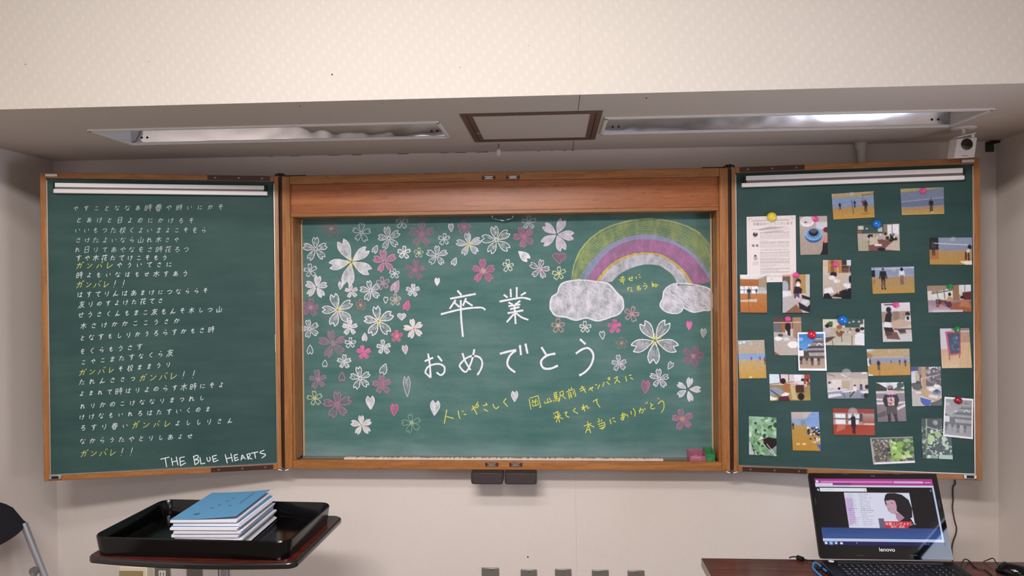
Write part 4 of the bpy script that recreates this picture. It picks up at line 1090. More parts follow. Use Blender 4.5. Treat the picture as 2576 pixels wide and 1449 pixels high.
ph('desk_row', [(2216.5,763),(2288.5,760.5),(2294,858.7),(2220.5,860)], 'two pupils seated at a wooden desk, one reading',
   [('g',0,0,1,.3,'dad4dc','d3ccd2'),('r',.1,.02,.6,.06,'6a6468'),('r',0,.22,1,.5,'a08c7c'),('r',.4,.22,.6,.45,'8a7868'),('e',.25,.17,.09,.07,'15151f'),('p',[(.08,.5),(.15,.28),(.3,.2),(.36,.3),(.3,.5)],'1a1c2c'),('p',[(.3,.5),(.6,.42),(1,.48),(1,.58),(.35,.68)],'bfa593'),('r',.4,.66,1,.7,'6b4030'),('e',.22,.42,.11,.13,'121019'),('p',[(.04,.62),(.1,.48),(.3,.5),(.34,.6),(.2,.66)],'e0dce6'),('p',[(.05,.62),(.35,.64),(.4,.75),(.1,.76)],'14131c'),('p',[(.08,.76),(.3,.76),(.35,.9),(.14,.92)],'4a2c22'),('p',[(.6,.76),(.82,.74),(.82,.9),(.62,.94)],'a8713a'),('p',[(.52,.7),(.8,.68),(.8,.76),(.6,.78)],'303a58'),('e',.9,.3,.08,.06,'1a151c'),('p',[(.78,.45),(.85,.33),(1,.34),(1,.5)],'dcd2d6'),('e',.9,.4,.05,.05,'1a151c'),('p',[(0,.86),(1,.78),(1,1),(0,1)],'c9c4c8'),('p',[(.1,.72),(.5,.76),(.6,.95),(.14,.92)],'5a3226',.8),('l',.7,.2,.7,.55,.015,'cdb29a')], blur=0)
ph('table_bowls', [(1945,799),(2015,798),(2018,893.5),(1948,893.5)], 'table with two white bowls, girl behind a wooden frame',
   [('r',0,0,1,.3,'5a4038'),('r',.7,0,1,.6,'a5826c'),('l',.8,.15,.82,.6,.01,'8a6654'),('l',.9,.15,.9,.6,.01,'8a6654'),('r',0,.15,.3,.4,'6a6670'),('r',.3,.15,.42,.4,'a8642e'),('e',.52,.26,.1,.11,'1c1418'),('p',[(.42,.5),(.45,.36),(.6,.38),(.64,.5)],'d8d6e2'),('r',.5,.35,.6,.5,'20222e'),('p',[(0,.38),(.3,.4),(1,.62),(1,1),(.2,1),(0,.9)],'b9aca4'),('p',[(0,.9),(.2,1),(0,1)],'7a5240'),('l',0,.13,1,.13,.03,'e3c1ab'),('l',.64,.13,.64,.52,.03,'d9b09a'),('e',.16,.56,.14,.055,'ecebee'),('e',.68,.72,.2,.09,'eceaec'),('e',.24,.47,.1,.04,'4a4a58'),('p',[(.3,.55),(.5,.52),(.6,.6),(.4,.63)],'d9d6da')])
ph('castle', [(2005.5,836),(2075,834.5),(2079,932),(2008,931.5)], 'many-roofed castle under a blue sky with people below',
   [('g',0,0,1,.55,'2f7fd0','6aa2dc'),('e',.05,.15,.12,.05,'8fb4de'),('e',.45,.33,.1,.04,'b0c8e4'),('p',[(.68,.14),(.73,.08),(.78,.02),(.80,.08),(.9,.14),(1,.14),(1,.7),(.28,.7),(.28,.42),(.46,.34),(.48,.25),(.62,.22),(.64,.14)],'8c8288'),
    ('p',[(.64,.15),(.78,.04),(.95,.15)],'6a666e'),('l',.66,.14,.92,.14,.02,'e4e2e8'),('p',[(.45,.27),(.62,.2),(1,.2),(1,.27)],'5e5a62'),('l',.5,.27,1,.27,.015,'cfccd4'),('p',[(.68,.34),(.8,.25),(.97,.34)],'d9d8de'),('p',[(.73,.34),(.8,.29),(.9,.34)],'77727c'),('p',[(.28,.42),(.45,.34),(1,.34),(1,.41)],'4f4b54'),('r',.32,.42,1,.5,'a09a9e'),('p',[(.25,.54),(.34,.48),(1,.48),(1,.53)],'4f4b54'),('r',.32,.55,1,.65,'a39c9c'),('n',.35,.56,1,.62,7,.02,['e0dcdc']),
    ('p',[(0,.4),(.26,.5),(.2,.55),(0,.48)],'4a4854'),('r',0,.47,.17,.65,'e8e6ee'),('e',.28,.6,.11,.1,'4c463e'),('g',0,.7,1,1,'ab9384','b59c8a'),('r',0,.64,1,.71,'5e5348'),('f',.06,.64,.24,'3a3230','3a3230'),('f',.29,.66,.22,'3a3230','8a7468'),('f',.5,.65,.26,'322c2c','322c2c'),('f',.76,.66,.24,'423a3a','423a3a'),('f',.63,.66,.24,'c9b4a4','c9b4a4')], 1, border='f2f3f6')
ph('class_wide', [(2069.5,803),(2174,803),(2174,869),(2071,868)], 'classroom of pupils at folding tables, green board and plant',
   [('r',0,0,.6,.35,'d3cfb8'),('r',.54,0,.97,.32,'39514e'),('r',.62,.1,.66,.15,'c5d0cc'),('r',.72,.06,.76,.12,'c5d0cc'),('r',.85,.06,.9,.12,'c5d0cc'),('r',0,.32,1,.6,'b5a898'),('g',0,.58,1,1,'b5ae9c','c4bca8'),('n',.1,.08,.24,.3,18,.03,['3f5230','5a7040','2e3a22']),('e',.1,.26,.05,.07,'1a181c'),('p',[(0,.55),(.05,.32),(.16,.34),(.2,.5)],'b9b4bc'),('e',.4,.3,.07,.08,'a8602c'),('e',.4,.55,.08,.12,'8a5a3a'),('e',.84,.42,.06,.08,'2a1a1a'),('p',[(.76,.95),(.78,.6),(.86,.5),(1,.55),(1,1)],'e2e0ea'),('l',.02,.62,.3,.68,.02,'b08f88'),('l',.3,.45,.65,.5,.014,'5a4a42'),('l',.2,.7,.24,1,.012,'3a3030'),('l',.44,.55,.46,.88,.012,'3a3030'),('l',.7,.62,.7,1,.012,'3a3030'),('p',[(0,.72),(.3,.66),(.2,.8),(.02,.95)],'544048'),('r',.9,.2,1,.5,'d9d8dc'),('e',.95,.36,.05,.06,'1a181c'),('n',.3,.35,.75,.55,12,.025,['e2dcd8','4a3c38','8a6a54'])])
ph('pale_gym', [(1856,856.5),(1922.5,855),(1928,951),(1860,952)], 'pale sports hall with tiny players and a glossy yellow floor',
   [('g',0,0,1,.37,'b5a898','b9a48a'),('p',[(0,.02),(.6,0),(.3,.05),(0,.1)],'a9c4d2'),('r',.07,.05,.12,.1,'eef2f4'),('r',.2,.03,.26,.08,'eef2f4'),('g',0,.36,1,.52,'7fa0cf','94a4c8'),('g',0,.52,1,1,'c0a478','c8963c'),('f',.48,.43,.1,'1f2c4c','1f2c4c'),('f',.8,.43,.1,'1f2c4c','1f2c4c'),('f',.98,.44,.2,'8a4a4a','5a3a3a'),('l',0,.48,.7,.45,.008,'6f88b8'),('l',.72,.44,.72,.62,.01,'8a8478'),('l',0,.85,.5,1,.008,'b5822c'),('l',.4,.75,1,.9,.006,'b88a3a'),('e',.42,.97,.06,.02,'f0dca0')])
ph('wide_net', [(2180,878.5),(2287.5,877),(2290,943),(2184,945.5)], 'sports hall with one player near and four far off at the net',
   [('g',0,0,1,.3,'b89c6c','b59c72'),('p',[(0,0),(.2,.0),(.1,.08),(0,.1)],'b8ccd8'),('p',[(0,.12),(.14,.2),(.1,.34),(0,.36)],'a8784a'),('g',0,.32,1,.52,'9a93a0','8a94b4'),('g',0,.52,1,1,'b58f50','c28c34'),('r',0,.35,.06,.62,'e6ebf2'),('e',.06,.47,.03,.12,'4a5266'),('l',.25,.45,.72,.4,.007,'6f7fa8'),('f',.26,.4,.38,'141a34','20202a'),('f',.56,.43,.12,'20284a','2a2a3a'),('f',.76,.4,.2,'20284a','2a2a3a'),('f',.89,.4,.26,'4a2230','2a1820'),('l',.87,.3,1,.28,.012,'6a6a6a'),('l',.28,.8,.26,1,.03,'a5742c'),('p',[(0,.92),(.1,.95),(.12,1),(0,1)],'cfd6d8')])
ph('signboard', [(2364,826.5),(2438,825),(2444,925),(2368.5,926)], 'red standing blackboard sign on a pale wooden floor',
   [('g',0,0,1,.55,'c3bcc4','beb4b4'),('r',.0,0,.35,.52,'c6c0ca'),('r',.68,.1,1,.36,'b58a66'),('r',.4,0,1,.06,'8a7a70'),('g',0,.52,1,1,'c49a68','d3b080'),('p',[(.68,.36),(1,.36),(1,1),(.6,1)],'cfa874'),('l',.2,1,.5,.55,.008,'b58a54'),('l',.6,1,.8,.4,.008,'b58a54'),('l',.85,1,.95,.4,.008,'b58a54'),('p',[(.18,.08),(.70,.09),(.66,.66),(.26,.69)],'b02a3c'),('p',[(.18,.08),(.24,.08),(.28,.6),(.24,.6)],'c23a78'),('p',[(.25,.13),(.67,.13),(.62,.62),(.32,.64)],'1f2a4a'),('n',.36,.15,.62,.55,10,.06,['3a5080','2a3a64','5a7098']),('l',.28,.66,.27,.78,.03,'8a2420'),('l',.64,.64,.61,.74,.03,'8a2420'),('l',.27,.67,.64,.65,.03,'d0402c')])
ph('study_hoodie', [(1935,941),(2037,942.5),(2038.5,1007),(1937,1007.5)], 'student in a tan hooded top writing at a desk by a window',
   [('r',0,0,1,.45,'d9c9c8'),('r',0,0,.25,.35,'cfe0ea'),('l',.26,0,.28,.3,.035,'3a2e36'),('l',.48,0,.48,.25,.02,'6a4a50'),('r',.62,0,.8,.25,'e6e4f0'),('r',.86,0,1,.18,'b04038'),('l',0,.38,.6,.28,.02,'8a6a54'),('g',0,.4,1,1,'9a8252','a8904e'),('p',[(.4,.3),(.95,.4),(.9,.48),(.45,.45)],'c9a8a0'),('r',.65,.4,.85,.7,'4a2a22'),('e',.82,.23,.04,.08,'1a1618'),('p',[(.72,.38),(.76,.24),(.88,.26),(.9,.38)],'d9d6d8'),('n',.85,.15,1,.4,8,.04,['2a1c1c','5a2a24','8a4a3a']),('e',.34,.26,.065,.11,'22161a'),('p',[(.28,.6),(.38,.33),(.52,.38),(.58,.62),(.4,.7)],'a8703e'),('p',[(.5,.4),(.62,.5),(.68,.98),(.55,.95)],'c9b07a'),('p',[(0,.55),(.12,.48),(.35,.6),(.28,.8),(0,.8)],'8d93a8'),('l',.02,.6,.22,.82,.02,'20222e'),('p',[(.27,.8),(.38,.68),(.5,.74),(.38,.88)],'f0e6ea'),('p',[(0,.82),(.2,.92),(.1,1),(0,1)],'d9e2ea'),('p',[(.2,1),(.22,.85),(.45,.82),(.5,1)],'5a2428'),('e',.77,.85,.08,.14,'1d1714'),('r',.0,.97,.1,1,'e6de30')])
ph('lecture', [(2079,937),(2183,936),(2184,1002),(2082,1002.5)], 'long white classroom with pupils at folding tables under strip lights',
   [('g',0,0,1,.28,'b0a49c','bdb2aa'),('p',[(.32,.06),(.38,.06),(.5,.18),(.44,.18)],'f2f2f4'),('p',[(.5,.2),(.54,.2),(.6,.25),(.55,.25)],'f2f2f4'),('l',0,.05,.2,.15,.012,'5a504c'),('r',0,.26,1,.65,'cbbcb0'),('r',.12,.28,.36,.6,'dcd2d0'),('r',.36,.32,.55,.62,'b8a88c'),('l',.6,.3,.6,.6,.006,'a59a90'),('l',.8,.28,.8,.6,.006,'a59a90'),('r',.85,0,.97,.06,'f0f0f4'),('g',0,.66,1,1,'9a9aa8','84869a'),('p',[(0,.68),(.45,.62),(.5,.68),(0,.76)],'d6d4dc'),('p',[(.35,.72),(.7,.66),(.72,.72),(.38,.78)],'dcdae2'),('p',[(.02,.84),(.3,.8),(.36,.88),(.02,.97)],'dcdae2'),('p',[(.8,.72),(1,.7),(1,.82),(.82,.8)],'e2dae0'),('l',.4,.76,.42,.98,.01,'2a2a34'),('l',.55,.74,.56,.98,.01,'2a2a34'),('l',.84,.8,.85,1,.01,'2a2a34'),('e',.06,.4,.03,.05,'1c1a20'),('e',.07,.52,.05,.1,'d2d2da'),('e',.29,.62,.03,.05,'15151c'),('e',.68,.52,.028,.045,'1c1a20'),('e',.68,.62,.05,.09,'dcdae0'),('l',.66,.74,.56,.92,.022,'1a1c28'),('e',.83,.5,.028,.045,'1c1a20'),('e',.83,.6,.04,.08,'4a5a80'),('e',.97,.56,.05,.08,'16151c'),('e',.95,.9,.07,.1,'20202c')])
ph('back_view', [(2202,962.5),(2273.5,961.5),(2279.5,1059),(2207.5,1061)], 'person in a dark T-shirt seen from behind at a crossing',
   [('g',0,0,1,.22,'e2e4ee','d6d6de'),('p',[(0,0),(.1,.02),(.4,.15),(.38,.24),(0,.25)],'2c3a30'),('n',.75,0,1,.15,14,.06,['2c3a30','3c4c3e']),('p',[(.55,.2),(.75,.12),(1,.18),(1,.25),(.5,.25)],'4a5a4e'),('r',0,.22,1,.3,'c9c2c4'),('n',.55,.2,1,.32,14,.025,['a8684a','c8b060','7a6a70']),('g',0,.28,1,1,'8a8088','776a6c'),('p',[(0,.4),(.3,.42),(.3,.47),(0,.45)],'d8d0d4'),('p',[(0,.5),(.35,.5),(.3,.56),(0,.56)],'d8d0d4'),('p',[(.68,.5),(1,.5),(1,.53),(.68,.56)],'d8d0d4'),('p',[(.7,.65),(1,.55),(1,.62),(.72,.72)],'d8d0d4'),('p',[(0,.8),(.3,.72),(.3,.85),(0,.9)],'5c5054'),('e',.51,.14,.1,.075,'181418'),('p',[(.36,.3),(.48,.2),(.58,.2),(.7,.3),(.62,.32),(.45,.32)],'d9a8cc'),('p',[(.22,.45),(.3,.31),(.74,.31),(.8,.45),(.72,.62),(.3,.62)],'1c161e'),('p',[(.38,.38),(.64,.38),(.62,.6),(.40,.6)],'c9a09c'),('n',.4,.4,.62,.58,10,.03,['4a3038','e8c4bc','8a5a60']),('p',[(.34,.62),(.7,.62),(.7,.86),(.55,.86),(.5,.74),(.46,.86),(.32,.84)],'4f423e'),('l',.42,.84,.41,1,.1,'1e181c'),('l',.63,.84,.66,1,.1,'1e181c'),('l',.45,.3,.5,.4,.015,'d9a8cc'),('l',.58,.3,.55,.4,.015,'d9a8cc')], blur=0)
ph('pottery', [(2291.7,922.5),(2366,922.5),(2369,1020),(2294,1021.5)], 'busy craft table with bowls, a blue dish and a blue stool',
   [('r',0,0,1,.5,'4a3c3c'),('r',0,0,.22,.1,'1e3480'),('p',[(0,.12),(.22,.1),(.2,.4),(0,.42)],'c2ccd8'),('r',.14,.12,.28,.4,'b8a884'),('r',.24,0,.34,.2,'8a7468'),('r',.34,0,.5,.6,'b08a64'),('n',.5,0,1,.5,40,.05,['2a2226','6a5a5c','8f7f84','b9a9b0','3c3238']),('n',.6,0,1,.05,8,.03,['d2e2e4']),('l',.33,.3,.96,.2,.02,'d2b090'),('l',.33,.3,.38,.62,.03,'d9b898'),('e',.22,.42,.07,.06,'2a1c18'),('e',.2,.52,.17,.08,'4a4a3a'),('r',0,.6,.3,1,'b4b0a8'),('p',[(.05,.65),(.3,.58),(.95,.6),(1,.72),(.8,.9),(.45,.78)],'b8966a'),('e',.68,.58,.12,.05,'e8e0e4'),('e',.86,.5,.1,.04,'e8e0e4'),('e',.84,.65,.14,.06,'3a6ab0'),('e',.84,.62,.07,.04,'161c30'),('p',[(.6,.7),(.9,.76),(.84,.82),(.54,.78)],'d2ced4'),('p',[(.12,.62),(.34,.64),(.3,.7),(.12,.68)],'d2ced4'),('p',[(.28,.78),(.65,.86),(.58,1),(.4,1),(.3,.9)],'1d3fb0'),('p',[(.25,.92),(.45,1),(.3,1)],'c9b85a'),('p',[(.62,.92),(.82,.88),(1,.8),(1,1),(.6,1)],'3f3a30')], blur=0)
ph('castle_grey', [(2375,997.5),(2447.5,1003),(2445.5,1104),(2370.5,1096)], 'black-and-white castle with people in front',
   [], 1, border='e4e4e8')
ph('okra', [(1884,1047),(1953,1050),(1953,1147),(1884,1143)], 'leafy vegetable plant growing in a planter box',
   [('g',0,0,1,1,'9fc4a8','6a9a6c'),('n',0,0,1,.6,60,.09,['8fb89a','a9d0b4','5f9062','c4e0c8','33503a','77a578']),('p',[(.45,.6),(.7,.52),(1,.55),(1,.78),(.7,.85)],'2c2024'),('p',[(.55,1),(.75,.88),(1,.72),(1,.8),(.7,1)],'9a94a8'),('p',[(0,.66),(.08,.68),(.3,1),(0,1)],'b9c9c8'),('l',.1,.7,.22,1,.03,'3a4448'),('e',.38,.9,.1,.2,'6da86a'),('p',[(.3,1),(.38,.75),(.5,.78),(.6,1)],'88c08a'),('n',.1,.6,.55,1,24,.05,['7db57c','a5d0a4','2a3c2c','5a8f58']),('l',.1,.42,.95,1,.02,'d5e2d6'),('l',.65,.7,1,1,.022,'e6eef0'),('e',.48,.64,.06,.03,'c9a878')])
ph('gym_group', [(1990,1036.5),(2059.5,1036),(2064.5,1134),(1994,1132.5)], 'group sitting along the blue wall of a yellow-floored hall',
   [('g',0,0,1,.2,'c3b0a8','b9aab0'),('p',[(0,.18),(.5,.18),(.55,.36),(0,.36)],'8ea6c8'),('p',[(.5,.2),(.75,0),(1,0),(1,.6),(.5,.36)],'7f9fd6'),('r',.33,.21,.5,.34,'7d90ae'),('g',0,.34,1,1,'b89550','c28a30'),('p',[(.5,.34),(1,.58),(1,.3),(.5,.3)],'88a4d2'),('n',.55,.38,1,.62,34,.045,['1c2438','2c4470','e0e0e6','3a3038','16161e']),('n',.7,.66,1,.8,9,.04,['e4e2e6','2a2830','c8ccd8']),('r',.62,.68,.7,.71,'1c1a20'),('p',[(.85,.82),(1,.85),(1,1)],'2f64d0'),('f',.05,.27,.18,'5a2c3c','2a1c2c'),('e',.2,.83,.07,.03,'e2c890'),('e',.42,.83,.07,.03,'e2c890')], blur=0)
ph('red_gym', [(2095,1027),(2199,1029),(2200,1094.5),(2097,1093)], 'dark figure in a red hall with bright windows',
   [('g',0,0,1,.2,'9e3a34','a03c36'),('r',0,.16,.75,.62,'b08a80'),('r',.05,.2,.3,.36,'dfe8ee'),('r',.06,.42,.3,.6,'dfe4ea'),('r',.37,.2,.64,.36,'dfe8ee'),('r',.37,.42,.62,.6,'dfe4ea'),('l',0,.39,.64,.39,.02,'5a4e50'),('l',.33,.18,.33,.55,.03,'7a5a50'),('r',.64,.18,.72,.5,'4a4450'),('g',.72,.18,1,.55,'a59a98','a8503c'),('g',0,.62,1,1,'a63a26','b03e26'),('p',[(.1,.62),(.3,.62),(.28,.78),(.06,.9)],'c06a58'),('e',.48,.25,.03,.06,'17141a'),('p',[(.43,.34),(.46,.29),(.54,.3),(.55,.7),(.44,.7)],'1c161c'),('l',.48,.68,.48,.9,.04,'3a1a18'),('l',.51,.68,.51,.95,.04,'3a1a18'),('l',.44,.38,.38,.45,.02,'2a1c20')])
ph('strawberry', [(2188.5,1101),(2296,1098),(2301,1163.5),(2196,1168)], 'flower bed of bright green round leaves beside dry heather',
   [('r',0,0,1,1,'5c5552'),('n',0,.08,.5,.92,150,.022,['8a8a68','a59a94','6a6a4c','9a8a90','c2b4b8','7f8a54','4a4440']),('n',.25,.4,.55,.7,10,.05,['3a3038','453a44']),('n',.45,.05,1,.85,60,.055,['7fae3e','a2cc5e','5c8c30','8fbf50','c4dc96','38502a']),('e',.68,.3,.08,.12,'86b840'),('e',.62,.75,.09,.13,'a4c86a'),('n',.4,.8,.95,.92,10,.05,['3c3440','8fa858']),('r',0,.92,1,1,'e4e4ea'),('p',[(0,0),(.03,0),(.06,.5),(.03,1),(0,1)],'a8a8a4'),('r',0,0,1,.05,'8a8f8a')], blur=0)
ph('tomato', [(2317.5,1053),(2390,1053),(2396,1155),(2319.5,1152)], 'tomato plant with green fruit and tangled stems',
   [('r',0,0,1,1,'20281f'),('n',0,.5,1,1,90,.05,['7f9a82','a9c4ac','4f6a50','c4d8c8','2a382a','8fae8c']),('n',0,.18,1,.55,26,.05,['4a6a4a','88a88a','b9d0bc','1c241c']),('l',.18,0,.16,.45,.035,'93b07a'),('l',.16,.2,.6,.3,.03,'b4ccb0'),('l',.4,.35,.9,.22,.03,'a9c4a4'),('l',.1,.4,.9,.3,.02,'88a884'),('l',.12,.6,.4,.95,.02,'a9c4a4'),('l',.15,.55,.13,1,.03,'6a7a58'),('e',.32,.5,.12,.09,'aecb86'),('e',.55,.4,.1,.08,'96b46c'),('e',.75,.5,.08,.08,'b5ccb0'),('e',.6,.72,.1,.12,'22301f'),('r',.55,.9,1,1,'a8c0ac')], blur=0)
g = [list(o) for o in PH['castle'][2]]
photos = {}
for key, (cor, desc, ops, level, bg, border, bl) in PH.items():
    wpx = np.hypot(cor[1][0] - cor[0][0], cor[1][1] - cor[0][1]); hpx = np.hypot(cor[3][0] - cor[0][0], cor[3][1] - cor[0][1])
    grey = key == 'castle_grey'
    if grey: ops = PH['castle'][2]
    can = Can(int(wpx * 1.5), int(hpx * 1.5), bg, seed=len(key) * 7 + int(cor[0][0]))
    if border:
        inner = Can(int(wpx * 1.35), int(hpx * 1.35), bg, seed=3).draw(ops)
        if grey: inner.c[:] = (inner.c @ np.array([.2, .45, .35]))[:, :, None] * .78 + .10
        can.c[:] = can.col(border); y = (can.h - inner.h) // 2; x = (can.w - inner.w) // 2
        can.c[y:y + inner.h, x:x + inner.w] = inner.c
    else:
        can.draw(ops)
        for _ in range(bl): can.blur()
    rs_ = np.random.RandomState(int(cor[0][0]))
    lo = rs_.normal(0, 1, (can.h // 7 + 2, can.w // 7 + 2)); can.c = can.c * .9 + .1 * can.c.mean(2)[:, :, None]; lo = np.kron(lo, np.ones((7, 7)))[:can.h, :can.w]
    can.c = np.clip(can.c * (1 + .012 * lo + .05 * rs_.normal(0, 1, lo.shape))[:, :, None], 0, 1); can.blur()
    o = sheet('photo_print', can, quadfn(cor, .0035 * level), [PRINT, PAPER], nrm=NR)
    tag(o, ('white-bordered photograph of ' if border else 'photograph of ') + desc, 'photograph', 'photographs pinned to the right wing')
    photos[key] = o

# printed letter
can = Can(186, 250, 'e6dcdc', 5)
ops = []
for y in (.045, .06): ops += [('t', .14, y, .86, 'c2b6b6')]
ops += [('r', .10, .065, .88, .071, 'a79b9b'), ('p', [(.2, .2), (.45, .16), (.85, .165), (.55, .2), (.3, .215)], 'b9acac'), ('p', [(.3, .24), (.6, .215), (.8, .22), (.7, .24), (.4, .25)], 'c4b8b8'), ('r', .10, .195, .88, .2, '9a8e8e')]
for fx in (.05, .89):
    ops += [('l', fx, .03, fx + .06, .03, .006, 'a79b9b'), ('l', fx + .03 * (fx > .5) * 2, .03, fx + .03 * (fx > .5) * 2, .06, .006, 'a79b9b')]
y = .235
while y < .93:
    if not (.475 < y < .50 or .525 < y < .535 or .345 < y < .355):
        ops.append(('t', .27, y, .87 if random.random() < .85 else random.uniform(.4, .7), '9d9191'))
    y += .0148
ops += [('e', .175, .27, .05, .034, '4a4446'), ('e', .18, .245, .018, .014, 'd9cccc'), ('e', .13, .44, .03, .022, '8f8585'), ('e', .21, .44, .03, .022, '8f8585'), ('e', .17, .60, .025, .02, '4a4446'), ('e', .175, .635, .04, .03, 'b4aaaa'),
        ('t', .12, .31, .22, 'b0a4a4'), ('t', .11, .335, .24, 'b0a4a4'), ('t', .12, .69, .23, 'b0a4a4'), ('t', .12, .71, .23, 'b0a4a4'), ('t', .12, .73, .22, 'b0a4a4'),
        ('r', .055, .05, .058, .96, 'd3c7c7'), ('r', .935, .05, .938, .96, 'd3c7c7')]
for k in range(4): ops += [('l', .38 + .09 * k, .508, .395 + .09 * k, .516, .006, 'b0a4a4'), ('l', .395 + .09 * k, .516, .41 + .09 * k, .508, .006, 'b0a4a4')]
can.draw(ops); can.blur()
LET = [(1878, 545.5), (2001.5, 541.5), (2003, 709), (1880, 711)]
lf = quadfn(LET, 0, .002)
lt = sheet('printed_letter', can, lf, [vcol('matt_print', .7, spec=.2), PAPER], nrm=NR)
tag(lt, 'white printed graduation letter pinned at the upper left of the right wing', 'letter')
text_mesh('卒業おめでとうございます', .068, lambda a, b: tuple(lf(.13 + a, .135 - b / 1.36) + NR * .0004), 'heading', plain('grey_ink', '8d8184', .8), lt)
text_mesh('K', .04, lambda a, b: tuple(lf(.485 + a, .965 - b / 1.36) + NR * .0004), 'footer_mark', plain('dark_ink', '3a3436', .8), lt)


# magnets
def magnet(px, py, r, kind, what, lvl=1, big=False):
    colr = {'yellow': 'e6cf4a', 'pink': 'e84f9c', 'blue': '1470c8', 'red': 'c81e36', 'green': '1d8a4c', 'clear': 'f2f4f6', 'dark red': '9a1c2c'}[kind]
    m = plain('magnet_' + kind.replace(' ', '_'), colr, .12, coat=.6) if kind != 'clear' else plain('magnet_clear', colr, .06, alpha=.16, coat=1)
    rad = r * .00158; base = .0018 + .0035 * (lvl == 2)
    o = PR.pt(px, py, base)
    nm = 'magnet'
    if big: prof = [(rad, 0), (rad, rad * .25)] + [(rad * math.cos(a), rad * .25 + rad * .75 * math.sin(a)) for a in (.3, .6, .9, 1.2, 1.4)] + [(.0002, rad)]
    else: prof = [(rad, 0), (rad, rad * .35), (rad * .86, rad * .55), (rad * .62, rad * .6), (rad * .60, rad * .9), (rad * .5, rad * 1.02), (.0002, rad * 1.05)]
    t = MB().lathe([(a, b) for a, b in prof], o, NR, 24).build(nm, m, None, smooth='auto')
    me = t.data; off = Vector(o)
    me.transform(Matrix.Translation(-off)); t.location = off
    tag(t, ('large ' if big else 'small ') + kind + ' round magnet ' + what, 'magnet', 'round magnets on the right wing')


PAD = 'on the photograph of the '
for a in [(1941, 546, 11.8, 'yellow', 'at the top edge of the printed letter', 1, True), (2051, 551, 7, 'pink', PAD + 'bowl and blue dish'),
          (2142, 489, 6, 'clear', PAD + 'three badminton players'), (2321, 480.5, 7.2, 'pink', PAD + 'lone player in black'),
          (2205.5, 564, 10.5, 'blue', 'above the photograph of pupils before a green board', 1, True), (2397, 602, 6, 'clear', PAD + 'player leaning forward'),
          (1916, 697, 5.5, 'clear', PAD + 'orange wooden hall', 2), (2002, 692, 7, 'pink', PAD + 'person in a white mask', 2),
          (2102.5, 665, 7, 'pink', PAD + 'pupil bent over a table'), (2248, 678, 5.5, 'clear', PAD + 'man in black and girl in white'),
          (2389, 721, 7, 'green', PAD + 'reddish room'), (2253.5, 767, 7, 'pink', PAD + 'two pupils at a desk'), (1981.5, 802.5, 7, 'pink', PAD + 'table with two white bowls'),
          (2042, 842, 10.2, 'red', 'on the colour photograph of the castle', 2, True), (2119.5, 806, 12, 'blue', PAD + 'classroom with folding tables', 1, True),
          (1888, 865, 5.5, 'clear', PAD + 'pale sports hall'), (2237, 885, 5, 'clear', PAD + 'hall with five players'), (2407, 828, 7, 'green', PAD + 'red standing sign'),
          (2129, 938, 11, 'clear', PAD + 'long white classroom', 1, True), (2334, 935, 6.2, 'clear', PAD + 'craft table with bowls'),
          (2410, 1007.5, 8.5, 'dark red', 'on the black-and-white photograph of the castle', 2, True), (2145, 1036, 11, 'clear', PAD + 'red hall', 1, True),
          (2024, 1045, 8.5, 'clear', PAD + 'group along the blue wall', 1, True), (2352, 1063, 6, 'clear', PAD + 'tomato plant'),
          (2277, 1107, 5, 'clear', PAD + 'flower bed, right one of two'), (2240, 1113, 5.4, 'clear', PAD + 'flower bed, left one of two'), (2237, 970, 8, 'clear', PAD + 'person seen from behind', 1, True)]:
    magnet(*a)

# ================================================================ CEILING AND WALL FITTINGS
# security camera
mnt = at(2424, 322, 2, ZC)
CY = mnt[1] - .03
q = [at(x, y, 1, CY) for x, y in ((2408, 349), (2459.5, 345), (2452, 395.6), (2401, 397.7))]
t = thing('security_camera', (mnt[0], mnt[1], ZC), 'white box security camera hanging from the ceiling above the right wing', 'camera')
bk = np.array([-.006, .040, .004])
MB().add(q + [p + bk for p in q], [(3, 2, 1, 0), (4, 5, 6, 7), (0, 1, 5, 4), (1, 2, 6, 5), (2, 3, 7, 6), (3, 0, 4, 7)]).build('body', WHT, t, bevel=.003)
lc = at(2432, 363, 1, CY)
lens = MB().lathe([(.0200, -.001), (.0205, .0015), (.019, .002), (.001, .0005)], lc, (0, -1, 0), 28).build('lens', plain('black_glass', '050506', .08, coat=1), t, smooth='auto')
ld = at(2429.5, 379, 1, CY)
MB().lathe([(.0025, -.001), (.002, .001)], ld, (0, -1, 0), 12).build('indicator', plain('pale_grey', 'c9c4c4', .4), t)
a_, b_ = at(2419, 392.3, 1, CY - .0003), at(2434.5, 391, 1, CY - .0003)
mb = MB()
for k in range(9):
    x = a_[0] + (b_[0] - a_[0]) * k / 9; mb.box(x, x + .0018, CY - .0006, CY - .0002, a_[2] - .001 + k * .0001, a_[2] + .001 + k * .0001)
mb.build('printed_mark', plain('grey_ink', '8d8184', .8), t)['kind'] = 'stuff'
MB().lathe([(.042, 0), (.042, .004), (.036, .006)], (mnt[0], mnt[1], ZC), (0, 0, -1), 30).build('mounting_disc', WHT, t, smooth='auto')
top = (q[0] + q[1]) / 2
MB().tube([(mnt[0], mnt[1], ZC - .006), (mnt[0], mnt[1], ZC - .020), (mnt[0] - .002, mnt[1] - .006, top[2] + .014)], [.007, .007, .010], 14).build('stem', WHT, t, smooth='auto')
